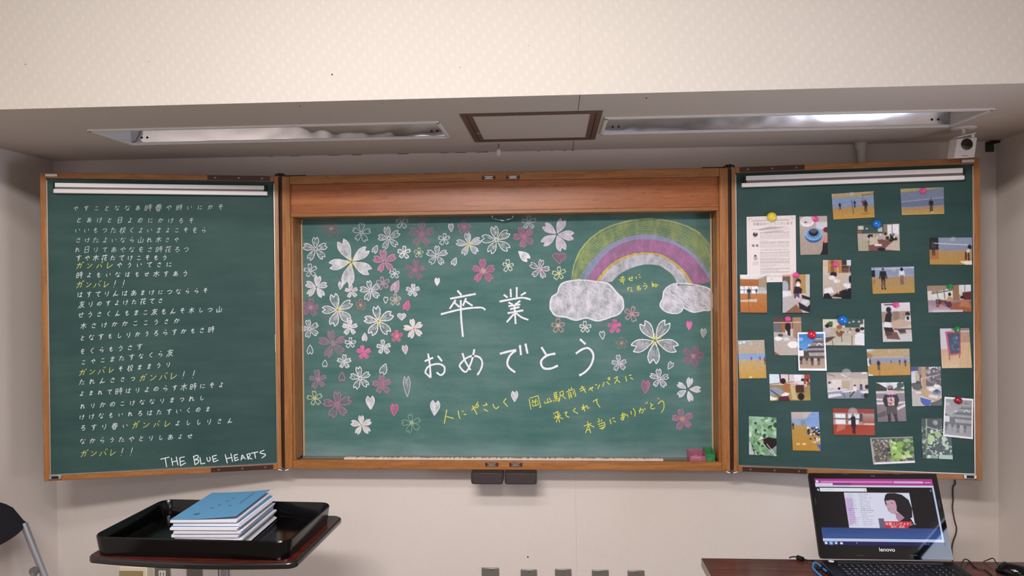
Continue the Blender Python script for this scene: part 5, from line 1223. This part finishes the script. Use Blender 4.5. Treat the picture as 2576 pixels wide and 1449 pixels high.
MB().add([(q[0][0] + .0, CY - .002, q[0][2] + .003), (q[1][0] - .006, CY - .002, q[1][2] + .013), (q[1][0] - .006, CY + .03, q[1][2] + .014), (q[0][0], CY + .03, q[0][2] + .004),
          (q[0][0] + .0, CY - .002, q[0][2] + .007), (q[1][0] - .006, CY - .002, q[1][2] + .017), (q[1][0] - .006, CY + .03, q[1][2] + .018), (q[0][0], CY + .03, q[0][2] + .008)],
         [(0, 1, 2, 3), (7, 6, 5, 4), (0, 4, 5, 1), (1, 5, 6, 2), (2, 6, 7, 3), (3, 7, 4, 0)]).build('bracket', WHT, t, bevel=.001)
MB().lathe([(.006, 0), (.006, .014)], (q[1][0] - .014, CY + .006, q[1][2] - .001), (0, 0, 1), 12).build('bracket_screw', WHT, t, smooth='auto')

# connector dangling from the ceiling
p0 = at(1254, 362, 2, ZC); yy = p0[1]
p = [at(x, y, 1, yy) for x, y in ((1254, 363), (1255, 367), (1252.5, 373), (1253.5, 377))]
p[0][2] = ZC
t = thing('cable_connector', (p0[0], yy, ZC), 'tiny white plug dangling on a short black wire from the ceiling', 'connector')
MB().tube(p, .0014, 8).build('wire', BLK, t, smooth='auto')
c0, c1 = at(1249.5, 378, 1, yy), at(1259.5, 392, 1, yy)
MB().box(c0[0], c1[0], yy - .004, yy + .004, c1[2], c0[2]).box(c0[0] + .004, c1[0] - .004, yy - .003, yy + .003, c0[2], c0[2] + .006).build('plug', plain('ivory_plastic', 'd8d2c6', .4), t, bevel=.001)

# white pipe cover above the right wing
a_, b_ = at(2166, 362, 1, .095), at(2165, 405, 1, .095)
t = thing('pipe_cover', (a_[0], .095, ZC), 'short white pipe coming down from the ceiling behind the right wing', 'pipe')
MB().tube([(a_[0], .10, ZC), (a_[0], .098, ZC - .018), (a_[0] - .001, .09, ZC - .034), (a_[0] - .002, .09, FZ + .5)], [.021, .021, .0155, .0145], 18).build('pipe', plain('cream_pipe', 'd6cec6', .35), t, smooth='auto')
MB().lathe([(.024, 0), (.024, .004), (.021, .005)], (a_[0], .098, ZC), (0, 0, -1), 18).build('collar', plain('cream_pipe', 'd6cec6', .35), t, smooth='auto')

# green label at the right-hand corner
a_, b_ = at(2478, 358, 1, YB), at(2500, 382, 1, YB)
t = MB().box(a_[0], b_[0], YB - .002, YB, b_[2], a_[2]).build('wall_label', plain('dull_green_label', '2f4a2a', .5), None)
me = t.data; off = Vector(((a_[0] + b_[0]) / 2, YB, (a_[2] + b_[2]) / 2)); me.transform(Matrix.Translation(-off)); t.location = off
tag(t, 'small dark green label stuck on the wall in the upper right corner', 'label')
MB().box(a_[0] + .002, b_[0] - .002, YB - .0025, YB - .002, off[2] - .001, off[2] + .002).box(a_[0] + .002, b_[0] - .002, YB - .0025, YB - .002, off[2] - .013, off[2] - .008).build('stripe', plain('brown_green', '45422a', .6), t)

# wall plates
OUT = plain('ivory_plastic', 'd8d2c6', .4)


def plate(xc, zt, w_, h, kind, label):
    t = thing('wall_plate', (xc, YB, zt - h / 2), label, 'wall socket', 'metal wall plates along the foot of the wall')
    MB().box(xc - w_ / 2, xc + w_ / 2, YB - .006, YB, zt - h, zt).build('cover_plate', GREY, t, bevel=.003)
    m = MB()
    for z in (zt - .010, zt - h + .010): m.lathe([(.003, 0), (.0025, .001)], (xc, YB - .006, z), (0, -1, 0), 10)
    m.build('screw', plain('dull_screw', '6f6a66', .4, .7), t)
    if kind == 'socket':
        s_ = MB().box(xc - .016, xc + .016, YB - .008, YB - .006, zt - .088, zt - .028).build('socket_insert', OUT, t, bevel=.001)
        MB().box(xc - .008, xc - .0055, YB - .0085, YB - .008, zt - .050, zt - .036).box(xc + .0055, xc + .008, YB - .0085, YB - .008, zt - .050, zt - .036).build('socket_slot', BLK, s_)
    elif kind == 'jack':
        s_ = MB().box(xc - .013, xc + .013, YB - .008, YB - .006, zt - .080, zt - .030).build('jack_insert', OUT, t, bevel=.001)
        MB().box(xc - .006, xc + .006, YB - .0085, YB - .008, zt - .060, zt - .048).build('jack_opening', BLK, s_)
    return t


ZS = FZ - 1.043
plate(-1.4885, ZS, .071, .12, 'socket', 'grey metal plate with a white power socket beside the cream wall box')
plate(-1.346, ZS, .071, .12, 'blank', 'blank grey metal plate under the black tray')
plate(-.068, ZS + .002, .074, .12, 'blank', 'blank grey metal plate, leftmost of five below the middle of the blackboard')
plate(.0935, ZS - .003, .069, .12, 'jack', 'grey metal plate with white insert, second of five below the blackboard')
plate(.237, ZS + .001, .069, .12, 'blank', 'blank grey metal plate, third of five below the blackboard')
plate(.391, ZS - .001, .070, .12, 'jack', 'grey metal plate with white insert, fourth of five below the blackboard')
plate(.5385, ZS - .001, .070, .12, 'blank', 'blank grey metal plate, rightmost of five below the blackboard')
t = thing('wall_box', (-1.60, YB, ZS - .05), 'cream plastic wall box with an olive front behind the black chair', 'wall box')
MB().box(-1.655, -1.532, YB - .05, YB, ZS - .12, ZS + .002).build('housing', plain('cream_plastic', 'e0d4bc', .4), t, bevel=.004)
MB().box(-1.652, -1.548, YB - .052, YB - .05, ZS - .115, ZS - .014).build('front_panel', plain('olive_plastic', '9c8a64', .5), t)

# dark cable hanging below the right wing
pts = [(118,140),(125,200),(95,240),(92,330),(95,420),(85,500),(95,600),(120,720),(140,800),(130,880),(100,960),(82,1040),(78,1100)]
P = [at(2380 + x / 5.388, 1180 + y / 5.388, 1, YB - .005) for x, y in pts]
P = smoothpts(P, 3); P = [np.array([P[0][0], YB - .005, P[0][2] + .1])] + P + [np.array([P[-1][0] + .01, YB - .005, .3]), np.array([P[-1][0], YB - .005, .003])]
t = MB().tube(P, .0026, 8).build('hanging_cable', plain('dark_brown_cable', '3a2c24', .5), None, smooth='auto')
tag(t, 'thin dark cable hanging down the wall below the right wing', 'cable')

# ================================================================ SMALL STAND WITH TRAY
def rrect(w_, d, r, n=6, bow=0):
    P = []
    for cx, cy, a0 in ((w_ / 2 - r, d / 2 - r, 0), (-w_ / 2 + r, d / 2 - r, 90), (-w_ / 2 + r, -d / 2 + r, 180), (w_ / 2 - r, -d / 2 + r, 270)):
        for k in range(n + 1):
            a = math.radians(a0 + 90 * k / n); P.append((cx + r * math.cos(a), cy + r * math.sin(a)))
        if a0 == 180 and bow:
            for k in range(1, 12): x = -w_ / 2 + r + (w_ - 2 * r) * k / 12; P.append((x, -d / 2 - bow * (1 - (2 * x / (w_ - 2 * r)) ** 2)))
    return P


SX, SY, SR = -.888, -.565, math.radians(-2.2)
def rs(a, b, z, cx=SX, cy=SY, r=SR): return (cx + a * math.cos(r) - b * math.sin(r), cy + a * math.sin(r) + b * math.cos(r), z)


ZTT = FZ - .672
t = thing('pedestal_table', (SX, SY, 0), 'small red-brown laminate pedestal table with black rim carrying the black tray', 'table')
RB = wood('red_brown_laminate', '2c0d0b', '6b2418', (3, 14, 3), .12, coat=.6)
pts = rrect(.665, .435, .03, bow=.022)
MB().prism(pts, lambda a, b, d: rs(a, b, d), ZTT - .022, ZTT - .001).build('edge_band', plain('black_rim', '151214', .25, coat=.4), t, bevel=.006)
MB().prism([(a * .982, b * .975) for a, b in pts], lambda a, b, d: rs(a, b, d), ZTT - .0015, ZTT).build('table_top', RB, t)
MB().lathe([(.021, 0), (.021, ZTT - .05 - .03)], (SX, SY, .03), (0, 0, 1), 24).build('pole', plain('brushed_chrome', 'b9b9c0', .22, 1), t, smooth='auto')
MB().lathe([(.10, 0), (.10, .004), (.03, .022)], (SX, SY, ZTT - .045), (0, 0, 1), 24).build('mounting_plate', BLK, t, smooth='auto')
m = MB()
for k in range(4):
    a = math.radians(45 + 90 * k); u = np.array([math.cos(a), math.sin(a), 0]); v = np.array([-u[1], u[0], 0]); O = np.array([SX, SY, 0])
    lg = MB().add([tuple(O + u * r_ + v * s_ + np.array([0, 0, z])) for r_, z0_, z1_, hw in ((.0, .018, .05, .02), (.24, .012, .024, .014)) for s_, z in ((-hw, z0_), (hw, z0_), (hw, z1_), (-hw, z1_))],
             [(3, 2, 1, 0), (4, 5, 6, 7), (0, 1, 5, 4), (1, 2, 6, 5), (2, 3, 7, 6), (3, 0, 4, 7)]).build('leg', BLK, t, bevel=.003)
    MB().lathe([(.015, 0), (.012, .012)], tuple(O + u * .225), (0, 0, 1), 12).build('foot', DGRY, lg, smooth='auto')

LAQ = plain('black_lacquer', '050506', .14, spec=.4)
TX, TY = -.893, -.585
tr = thing('serving_tray', (TX, TY, ZTT), 'deep black lacquer tray holding booklets on the pedestal table', 'tray')
W0, W1 = rrect(.612, .372, .036), rrect(.628, .388, .042); W1i = rrect(.617, .377, .037); W0i = rrect(.600, .360, .030)
zz = ZTT; H = .060; n = len(W0); V = []
for prof, z in ((W0, zz + .001), (W1, zz + H - .004), ([((a + c) / 2, (b + d) / 2) for (a, b), (c, d) in zip(W1, W1i)], zz + H), (W1i, zz + H - .004), (W0i, zz + .006)):
    V += [rs(a, b, z, TX, TY, SR) for a, b in prof]
F = [(k * n + i, k * n + (i + 1) % n, (k + 1) * n + (i + 1) % n, (k + 1) * n + i) for k in range(4) for i in range(n)] + [list(range(n))[::-1], list(range(4 * n, 5 * n))]
MB().add(V, F).build('tray_body', LAQ, tr, smooth='auto')

# booklets in the tray
BLUE = plain('blue_cover_paper', '5a94be', .7, var=.06); PAGE = plain('white_pages', 'eceaf2', .8)
bz = ZTT + .0065; rb = random.Random(4)
BX, BY = -.886, -.566
NB = 8
for k in range(NB):
    th = .0116 + rb.uniform(-.0008, .0008)
    dx, dy = [.012, .004, .010, .002, .008, .0, .006, -.002][k], rb.uniform(-.004, .004); rr = math.radians(1.0 + rb.uniform(-.6, .6))
    T = lambda a, b, z, dx=dx, dy=dy, rr=rr: rs(a, b, z, BX + dx, BY + dy, rr)
    lab = 'blue-covered booklet, topmost of the stack in the black tray' if k == NB - 1 else 'white-paged booklet, %s in the stack in the black tray' % ['lowest', 'second from the bottom', 'third from the bottom', 'fourth from the bottom', 'fourth from the top', 'third from the top', 'second from the top'][k]
    t = thing('booklet', (BX + dx, BY + dy, bz), lab, 'booklet', 'booklets stacked in the tray')
    w_, d_ = .212, .290; last = k == NB - 1
    def leaf(mb, z0, z1, e0, e1, lift, mi=0):   # a sheet from spine (left) to fore edge, rising a little
        N_ = 6; Vt = []
        for j in range(N_ + 1):
            u = j / N_; x = -w_ / 2 + e0 + (w_ - e0 + e1) * u; l = lift * u * u
            hd_ = d_ / 2 - (.0 if mi else (.006 if not last else .001))
            Vt += [T(x, -hd_, z0 + l), T(x, hd_, z0 + l), T(x, hd_, z1 + l), T(x, -hd_, z1 + l)]
        Fs = [(4 * j + a, 4 * j + (a + 1) % 4, 4 * j + 4 + (a + 1) % 4, 4 * j + 4 + a) for j in range(N_) for a in range(4)] + [(3, 2, 1, 0), tuple(4 * N_ + a for a in range(4))]
        return mb.add(Vt, Fs, mi)
    leaf(MB(), bz, bz + .0005, .001, -.004, 0).build('back_cover', BLUE, t)
    m = MB(); z = bz + .0007
    for j in range(5):
        leaf(m, z, z + .0010, rb.uniform(0, .002), rb.uniform(-.003, .005), .0004, 1); z += .0017
    m.m = [0] * len(m.m); pg = m.build('pages', PAGE, t)
    z = bz + th - .0012

    leaf(MB(), z, z + .0006, 0.001, -.005 if not last else -.003, .0012 if not last else .011).build('front_cover', BLUE, t)
    if last:
        ink = plain('dark_blue_ink', '2a4a66', .8); c = MB()
        def cov(a, b): 
            u = (a + w_ / 2) / w_; return T(a, b, z + .0009 + .011 * u * u)
        def blot(cx, cy, s_):
            for j in range(5):
                a = math.radians(72 * j); P5 = [(cx, cy), (cx + s_ * math.cos(a - .35), cy + s_ * math.sin(a - .35)), (cx + s_ * .8 * math.cos(a), cy + s_ * .8 * math.sin(a)), (cx + s_ * math.cos(a + .35), cy + s_ * math.sin(a + .35))]
                c.add([cov(*p_) for p_ in P5], [(0, 1, 2, 3)])
        blot(-.045, -.095, .012)
        for (x, y) in ((-.022, -.035), (-.012, -.005), (-.004, .035), (.005, .065), (.030, -.02)): blot(x, y, .006)
        for j in range(11):
            y = .0 + j * .011; c.add([cov(.055 + a, y + b) for a, b in ((-.0025, 0), (.0025, 0), (.0025, .007), (-.0025, .007))], [(0, 1, 2, 3)])
        c.build('cover_print', ink, t)['kind'] = 'stuff'
    bz += th

# ================================================================ FOLDING CHAIR (left edge)
t = thing('folding_chair', (-1.66, -.42, 0), 'folding chair with black rounded backrest and silver tube frame at the left wall', 'chair')
yF, yN = -.213, -.627
e0 = np.array([-1.86, yF, .70]); e1 = at(112, 1449, 1, yF)
dv = (e1 - e0) / (e0[2] - e1[2])
foot = e0 + dv * (e0[2] - .012)
for y in (yF, yN):
    P = [np.array([p[0], y, p[2]]) for p in (e0 + dv * .012, e1, foot)]
    MB().tube(P, .0125, 14).build('leg', SILV, t, smooth='auto')
piv = e0 + dv * (e0[2] - .515)
rear = np.array([-1.90, yF, .012])
for y, s_ in ((yF, -1), (yN, 1)):
    MB().tube([(piv[0] - .012, y + s_ * .022, piv[2] - .008), (rear[0], y + s_ * .022, rear[2])], .011, 12).build('leg', SILV, t, smooth='auto')
    MB().lathe([(.016, 0), (.016, .012)], (piv[0] - .014, y + s_ * .028, piv[2] - .004), (0, 1 if s_ < 0 else -1, 0), 16).build('pivot', GREY, t, smooth='auto')
for p in (foot, rear):
    MB().tube([(p[0], yF, .02), (p[0], yN, .02)], .010, 10).build('foot_bar', SILV, t, smooth='auto')
yc, hw = (yF + yN) / 2, (yN - yF) / -2 + .004
V = []; F = []; nn = 21
for k in range(nn):
    u = -1 + 2 * k / (nn - 1); a = math.sqrt(max(0, 1 - abs(u) ** 2.6)); x = -1.862 - .018 * (1 - u * u)
    z0, z1 = .692 - .045 * a, .692 + .118 * a + .004
    for xx_, zz_ in ((x + .010, z0), (x + .014, (z0 + z1) / 2), (x + .008, z1), (x - .006, z1), (x - .008, (z0 + z1) / 2), (x - .004, z0)):
        V.append((xx_ - (zz_ - .69) * .42, yc + hw * u, zz_))
for k in range(nn - 1):
    F += [(6 * k + a, 6 * k + (a + 1) % 6, 6 * k + 6 + (a + 1) % 6, 6 * k + 6 + a) for a in range(6)]
F += [tuple(range(6))[::-1], tuple(range(6 * nn - 6, 6 * nn))]
MB().add(V, F).build('backrest', plain('black_fabric', '17151d', .9, var=.2), t, smooth='auto')
MB().prism(rrect(.36, .37, .05), lambda a, b, d: (-1.60 + a, yc + b, d), .425, .46).build('seat', plain('black_fabric', '17151d', .9, var=.2), t, bevel=.008)

# ================================================================ LONG TABLE, LAPTOP, CABLES
t = thing('folding_table', (1.32, -.75, 0), 'long dark wood-grain table with grey edge at the lower right', 'table')
TZ = .70
DWD = wood('dark_striped_wood', '351a1a', '6a3a34', (.6, 14, 6), .28, coat=.3)
tx0, tx1, ty0, ty1 = .68, 1.97, -.99, -.514
MB().box(tx0, tx1, ty0, ty1, TZ - .028, TZ - .0012).build('edge_band', plain('grey_edge', '9a8f88', .5), t, bevel=.002)
MB().box(tx0 + .001, tx1 - .001, ty0 + .001, ty1 - .001, TZ - .002, TZ).build('table_top', DWD, t)
for x in (tx0 + .10, tx1 - .10):
    for y in (ty0 + .05, ty1 - .05):
        MB().tube([(x, y, 0), (x, y, TZ - .028)], .0125, 12).build('leg', SILV, t, smooth='auto')

LA = at(2063, 1406, 2, .73); LB = at(2399, 1409, 2, .73)
lx0, lx1, ly = LA[0], LB[0], (LA[1] + LB[1]) / 2
lt = thing('laptop', ((lx0 + lx1) / 2, ly - .13, TZ), 'open black laptop with bright screen on the dark table', 'laptop')
GB_ = plain('glossy_black_plastic', '060608', .03); MBK = plain('textured_black_plastic', '15151a', .35)
bz0, bz1 = TZ + .004, TZ + .026
MB().box(lx0 + .001, lx1 - .001, ly - .275, ly - .003, bz0, bz1).build('base', MBK, lt, bevel=.004)
for x in (lx0 + .03, lx1 - .03):
    for y in (ly - .25, ly - .03): MB().lathe([(.008, 0), (.008, .0045)], (x, y, TZ), (0, 0, 1), 12).build('rubber_foot', BLK, lt)
MB().box(lx0 + .045, lx1 - .045, ly - .026, ly - .004, bz1, bz1 + .0025).build('hinge_cover', plain('dark_grey_metal', '3c3b40', .35, .5), lt, bevel=.001)
LT = math.radians(22); LH = .262
le = np.array([0, math.sin(LT), math.cos(LT)]); ln = np.array([0, -math.cos(LT), math.sin(LT)])
LO = np.array([lx0, ly, .73]); LW = lx1 - lx0
def lid(a, b, d): return tuple(LO + np.array([a, 0, 0]) + le * b + ln * d)
rr_ = .012
def rr2(x0, x1, y0, y1, r, n=5):
    P = []
    for cx, cy, a0 in ((x1 - r, y1 - r, 0), (x0 + r, y1 - r, 90), (x0 + r, y0 + r, 180), (x1 - r, y0 + r, 270)):
        P += [(cx + r * math.cos(math.radians(a0 + 90 * k / n)), cy + r * math.sin(math.radians(a0 + 90 * k / n))) for k in range(n + 1)]
    return P
MB().prism(rr2(0, LW, 0, LH, .012), lid, -.010, -.003).build('lid', MBK, lt, bevel=.002)
sx0, sx1, sy0, sy1 = .0175, LW - .017, .041, LH - .018
bz_ = MB().box(0.001, sx0, .001, LH - .001, -.003, 0, 0, lid).box(sx1, LW - .001, .001, LH - .001, -.003, 0, 0, lid).box(sx0, sx1, .001, sy0, -.003, 0, 0, lid).box(sx0, sx1, sy1, LH - .001, -.003, 0, 0, lid)
bezel = bz_.build('bezel', GB_, lt)
m = MB()
for x, y, w_, h in ((LW * .27, LH - .004, .02, .0015), (LW * .67, LH - .004, .02, .0015), (.010, LH * .62, .0016, .022), (LW - .012, LH * .60, .0016, .022), (LW * .28, .010, .022, .0015), (LW * .68, .012, .022, .0015)):
    m.box(x, x + w_, y, y + h, 0, .0015, 0, lid)
m.build('bumper', DGRY, bezel)
m = MB()
for x in (LW * .49, LW * .503, LW * .512): m.prism([(x + .0016 * math.cos(a), LH - .009 + .0016 * math.sin(a)) for a in np.linspace(0, 6.28, 10)[:-1]], lid, 0, .0002)
m.build('webcam', plain('webcam_grey', '55565e', .2), bezel)
text_mesh('lenovo', .017, lambda a, b: lid(LW * .455 + a * 1.05, .0235 + b, .0004), 'maker_logo', plain('silver_lettering', 'd9d9de', .3, .3), bezel)

sc_c = Can(460, 258, '06070c', 9)
sc_c.draw([('r', 0, 0, 1, .10, 'b03a92'), ('r', .05, .035, .66, .062, 'd98ac8'), ('r', .67, .035, .92, .065, 'e0b4dc'), ('e', .02, .045, .012, .02, 'dfe2f2'), ('r', .93, .045, .985, .06, 'e6c8e4'),
           ('r', 0, .068, .15, .10, 'eae4f4'), ('r', .15, .068, .31, .10, '8c2f80'), ('t', .02, .08, .13, '7a7488'), ('t', .17, .08, .3, '4a1c48'), ('r', 0, .10, 1, .128, 'dcdcf2'), ('t', .03, .112, .3, '8a889c'),
           ('r', .035, .145, .43, .198, 'eef0fa'), ('t', .05, .168, .16, '7a8098'), ('r', .41, .16, .418, .185, 'b0b4c8'), ('p', [(.012, .15), (.028, .17), (.025, .19), (.012, .185)], 'e0e4f4'),
           ('l', .965, .165, .975, .19, .002, 'c8ccd8'), ('l', .975, .165, .965, .19, .002, 'c8ccd8'),
           ('r', .235, .215, .785, .745, 'e2e2f6'), ('p', [(.235, .3), (.30, .3), (.30, .66), (.235, .72)], 'd4bde8'),
           ('g', 0, .745, 1, .895, '2c4a86', '3c5aa0'), ('t', .05, .77, .55, '16264e'), ('t', .04, .81, .36, '16264e'), ('t', .72, .81, .8, '2a3a6a'),
           ('r', 0, .905, 1, .945, 'c6d2f6'), ('g', 0, .945, 1, 1, '0c1a58', '101a60'), ('r', .985, .13, 1, .945, 'c2d0f4'),
           ('r', .012, .955, .035, .99, 'e2eafc'), ('r', .045, .945, .085, 1, '3f7ad0'), ('e', .065, .972, .011, .02, '9fd0f8'), ('r', .095, .955, .118, .988, 'c9d4ee'), ('p', [(.138, .972), (.15, .952), (.163, .972), (.16, .99), (.142, .99)], 'eef2fc'),
           ('p', [(.275, .955), (.285, .975), (.277, .972)], 'ffffff'), ('t', .83, .97, .88, 'd0d8f0')])
for j in range(18):
    y = .235 + j * .0275
    sc_c.draw([('t', .25, y, .25 + sc_c.r.uniform(.05, .09), '6a6488'), ('t', .355, y, .355 + sc_c.r.uniform(.05, .11), '6a6888')])
sc_c.draw([('p', [(.49, .60), (.535, .60), (.535, .745), (.49, .745)], '6a6480'),
           # girl's face in profile looking up to the left, black bob
           ('p', [(.60, .22), (.66, .215), (.72, .24), (.77, .32), (.785, .45), (.775, .58), (.74, .61), (.70, .58), (.66, .5), (.57, .42), (.565, .32), (.58, .25)], '14121c'),
           ('p', [(.575, .32), (.62, .30), (.655, .34), (.66, .42), (.652, .5), (.64, .535), (.61, .53), (.59, .50), (.578, .485), (.584, .465), (.575, .455), (.58, .43), (.569, .425), (.578, .38)], 'c9a2b4'),
           ('p', [(.635, .5), (.675, .52), (.715, .6), (.66, .66), (.64, .6), (.64, .53)], 'b08aa0'), ('p', [(.575, .28), (.64, .25), (.665, .33), (.62, .32), (.578, .335)], '14121c'),
           ('r', .615, .365, .635, .372, '2a2030'), ('r', .582, .385, .592, .391, '2a2030'), ('r', .583, .452, .602, .463, '7a3a50'), ('p', [(.65, .66), (.715, .58), (.76, .6), (.785, .7), (.785, .745), (.66, .745)], '1c1824'),
           ('p', [(.535, .645), (.77, .645), (.72, .745), (.535, .745)], 'd02a3c')])
def sfn(u, v): return np.array(lid(sx0 + (sx1 - sx0) * u, sy1 - (sy1 - sy0) * v, -.0010))
scr = sheet('screen', sc_c, sfn, [vcol('lit_screen', .03, emit=.75, spec=.4), BLK], lt, th=.0008, nrm=ln)
sT = lambda u0, v0: (lambda a, b: lid(sx0 + (sx1 - sx0) * (u0 + a), sy1 - (sy1 - sy0) * (v0 - b * (sx1 - sx0) / (sy1 - sy0)), -.0006))
text_mesh('卒業ソングメドレー', .029, sT(.538, .70), 'screen_lettering', emis('screen_white', 'f6e8ee', .8), scr)
text_mesh('2019 . 2020', .024, sT(.58, .738), 'screen_lettering', emis('screen_white', 'f6e8ee', .8), scr)

# keyboard
KW = .0186; kx0 = lx0 + .036; ky0 = ly - .040; kz = bz1
MB().box(kx0 - .006, lx1 - .020, ky0 - .118, ky0 + .004, kz, kz + .0006).build('keyboard_deck', plain('deck_black', '0d0d10', .5), lt)
KEY = plain('black_key', '131317', .4)
RW = [['Esc', 'F1', 'F2', 'F3', 'F4', 'F5', 'F6', 'F7', 'F8', 'F9', 'F10', 'F11', 'F12', 'Ins', 'Del', '', '', ''], list('`1234567890-=') + ['<', '', '/', '*', '-'], ['Tab'] + list('QWERTYUIOP[]') + ['\\', '7', '8', '9', '+'],
      ['Caps'] + list('ASDFGHJKL;') + ["'", ''] + ['', '4', '5', '6', ''], ['Shift'] + list('ZXCVBNM,./') + ['', 'Up', ''] + ['1', '2', '3', ''], ['Ctrl', 'Fn', '', 'Alt', '', '', '', '', '', '', 'Alt', '', '', '', '', '0', '.', '']]
LEG = MB(); keymeshes = {}
def legend(txt, size, x, y, z):
    cu = bpy.data.curves.new('t', 'FONT'); cu.body = txt; cu.size = size; cu.resolution_u = 1
    to = bpy.data.objects.new('t', cu); COL.objects.link(to)
    me = bpy.data.meshes.new_from_object(to.evaluated_get(bpy.context.evaluated_depsgraph_get()))
    bpy.data.objects.remove(to); bpy.data.curves.remove(cu)
    LEG.add([(x + v.co.x, y + v.co.y, z) for v in me.vertices], [list(p_.vertices) for p_ in me.polygons]); bpy.data.meshes.remove(me)
y = ky0
for ri, row in enumerate(RW):
    hgt = .0105 if ri == 0 else .0186; x = kx0
    for ci, k_ in enumerate(row):
        if ri == 5 and 4 <= ci <= 9:
            wk = KW * 6 if ci == 4 else 0
        else: wk = KW
        if wk:
            sz = (round(wk, 4), hgt)
            if sz not in keymeshes:
                o = MB().prism(rr2(0, wk - .0022, -(hgt - .0022), 0, .0015, 2), lambda a, b, d: (a, b, d), 0, .0022).build('key', KEY, None, bevel=.0004, seg=1); keymeshes[sz] = o; o.parent = lt
            else:
                o = keymeshes[sz].copy(); COL.objects.link(o)
            o.location = Vector((x, y, kz + .0004)) - Vector(wl(lt))
            if k_: legend(k_, .0082 if len(k_) == 1 else .0056, x + .003, y - (.0062 if ri == 0 else .0080), kz + .0029)
        x += wk if wk else 0
        if ci == 13: x += .004
    y -= hgt
LEG.build('key_legends', plain('white_legend', 'd6d6da', .5), lt)['kind'] = 'stuff'
sp = at(2091, 1412, 2, bz1)
MB().prism([(sp[0] + .0085 * math.cos(a), sp[1] + .0075 * math.sin(a)) for a in np.linspace(0, 6.28, 20)[:-1]], lambda a, b, d: (a, b, d), bz1, bz1 + .0006).build('round_sticker', plain('white_sticker', 'f0f0f2', .5), lt)
MB().box(sp[0] - .004, sp[0] - .001, sp[1] - .001, sp[1] + .001, bz1 + .0006, bz1 + .0008).box(sp[0] + .001, sp[0] + .004, sp[1] - .001, sp[1] + .001, bz1 + .0006, bz1 + .0008).build('sticker_mark', BLK, lt)
MB().box(lx0 + .11, lx1 - .15, ly - .262, ly - .172, bz1, bz1 + .0004).build('touchpad', plain('touchpad_black', '1a1a1f', .3), lt)

CB = plain('black_cable', '101012', .45)
def cable(name, pts, r, mat, label, cat, z=None):
    P = [np.array(p, float) for p in pts]
    o = MB().tube(smoothpts(P, 5), r, 8).build(name, mat, None, smooth='auto')
    off = Vector(P[0]); o.data.transform(Matrix.Translation(-off)); o.location = off
    return tag(o, label, cat)
z = TZ + .003
A = lambda x, y, zz_=z: at(x, y, 2, zz_)
pw = [A(1985, 1404), A(1992, 1401, z + .004), A(2002, 1401, z + .004), A(2012, 1404), A(2030, 1409, z + .002), A(2048, 1411.5, z + .006), np.array([lx0 - .012, ly - .035, TZ + .012])]
o = cable('power_cable', pw, .0022, CB, 'black power cable with a ferrite lump entering the left of the laptop', 'cable')
f0, f1 = A(2006, 1402, z + .004), A(2020, 1407, z + .004)
MB().tube([f0, f1], .0075, 12).build('ferrite', CB, o, smooth='auto')
MB().tube([(lx0 - .024, ly - .036, TZ + .013), (lx0 - .001, ly - .034, TZ + .014)], .005, 10).build('plug', CB, o, smooth='auto')
cable('network_cable', [np.array([lx0 - .002, ly - .055, TZ + .014]), A(2052, 1416, TZ + .010), A(2046, 1422), A(2046, 1430), A(2055, 1440), A(2068, 1452), A(2085, 1475), A(2090, 1530)], .0032, plain('blue_cable', '3f86c8', .4), 'light blue network cable curving beside the laptop', 'cable')
cable('usb_cable', [np.array([lx1 + .001, ly - .03, TZ + .012]), A(2425, 1408, TZ + .016), A(2438, 1411, z), A(2448, 1422), A(2458, 1430), A(2478, 1434), A(2495, 1448), A(2510, 1470), A(2520, 1500)], .0020, CB, 'thin black cable leaving the right side of the laptop', 'cable')
MC = A(2556, 1447, TZ)
cable('mouse_cable', [A(2474, 1412.5, TZ + .003), A(2486, 1408, TZ + .010), A(2498, 1404.5, TZ + .020), A(2506, 1415, TZ + .012), A(2516, 1428, TZ + .006), np.array([MC[0] - .036, MC[1] + .022, TZ + .010])], .0016, CB, 'thin kinked black cable running to the black mouse', 'cable')
t = thing('computer_mouse', MC, 'glossy black computer mouse at the right end of the dark table', 'mouse')
V = []; F = []; nu, nv = 14, 8
md = math.radians(-35)
for j in range(nv + 1):
    b = math.pi / 2 * j / nv
    for i in range(nu):
        a = 2 * math.pi * i / nu; rx, ry = .052 * math.cos(b) ** .6 if j < nv else 0, .030 * math.cos(b) ** .6 if j < nv else 0
        x, y_ = rx * math.cos(a), ry * math.sin(a)
        V.append((MC[0] + x * math.cos(md) - y_ * math.sin(md), MC[1] + x * math.sin(md) + y_ * math.cos(md), TZ + .001 + .032 * math.sin(b)))
for j in range(nv): F += [(j * nu + i, j * nu + (i + 1) % nu, (j + 1) * nu + (i + 1) % nu, (j + 1) * nu + i) for i in range(nu)]
F.append(tuple(range(nu))[::-1])
MB().add(V, F).build('shell', GB_, t, smooth='auto')
w0 = np.array([MC[0] + math.cos(md) * -.028, MC[1] + math.sin(md) * -.028, TZ + .028])
MB().lathe([(.006, 0), (.006, .005)], w0, (-math.sin(md), math.cos(md), 0), 14).build('scroll_wheel', DGRY, t, smooth='auto')
bpy.context.view_layer.update()
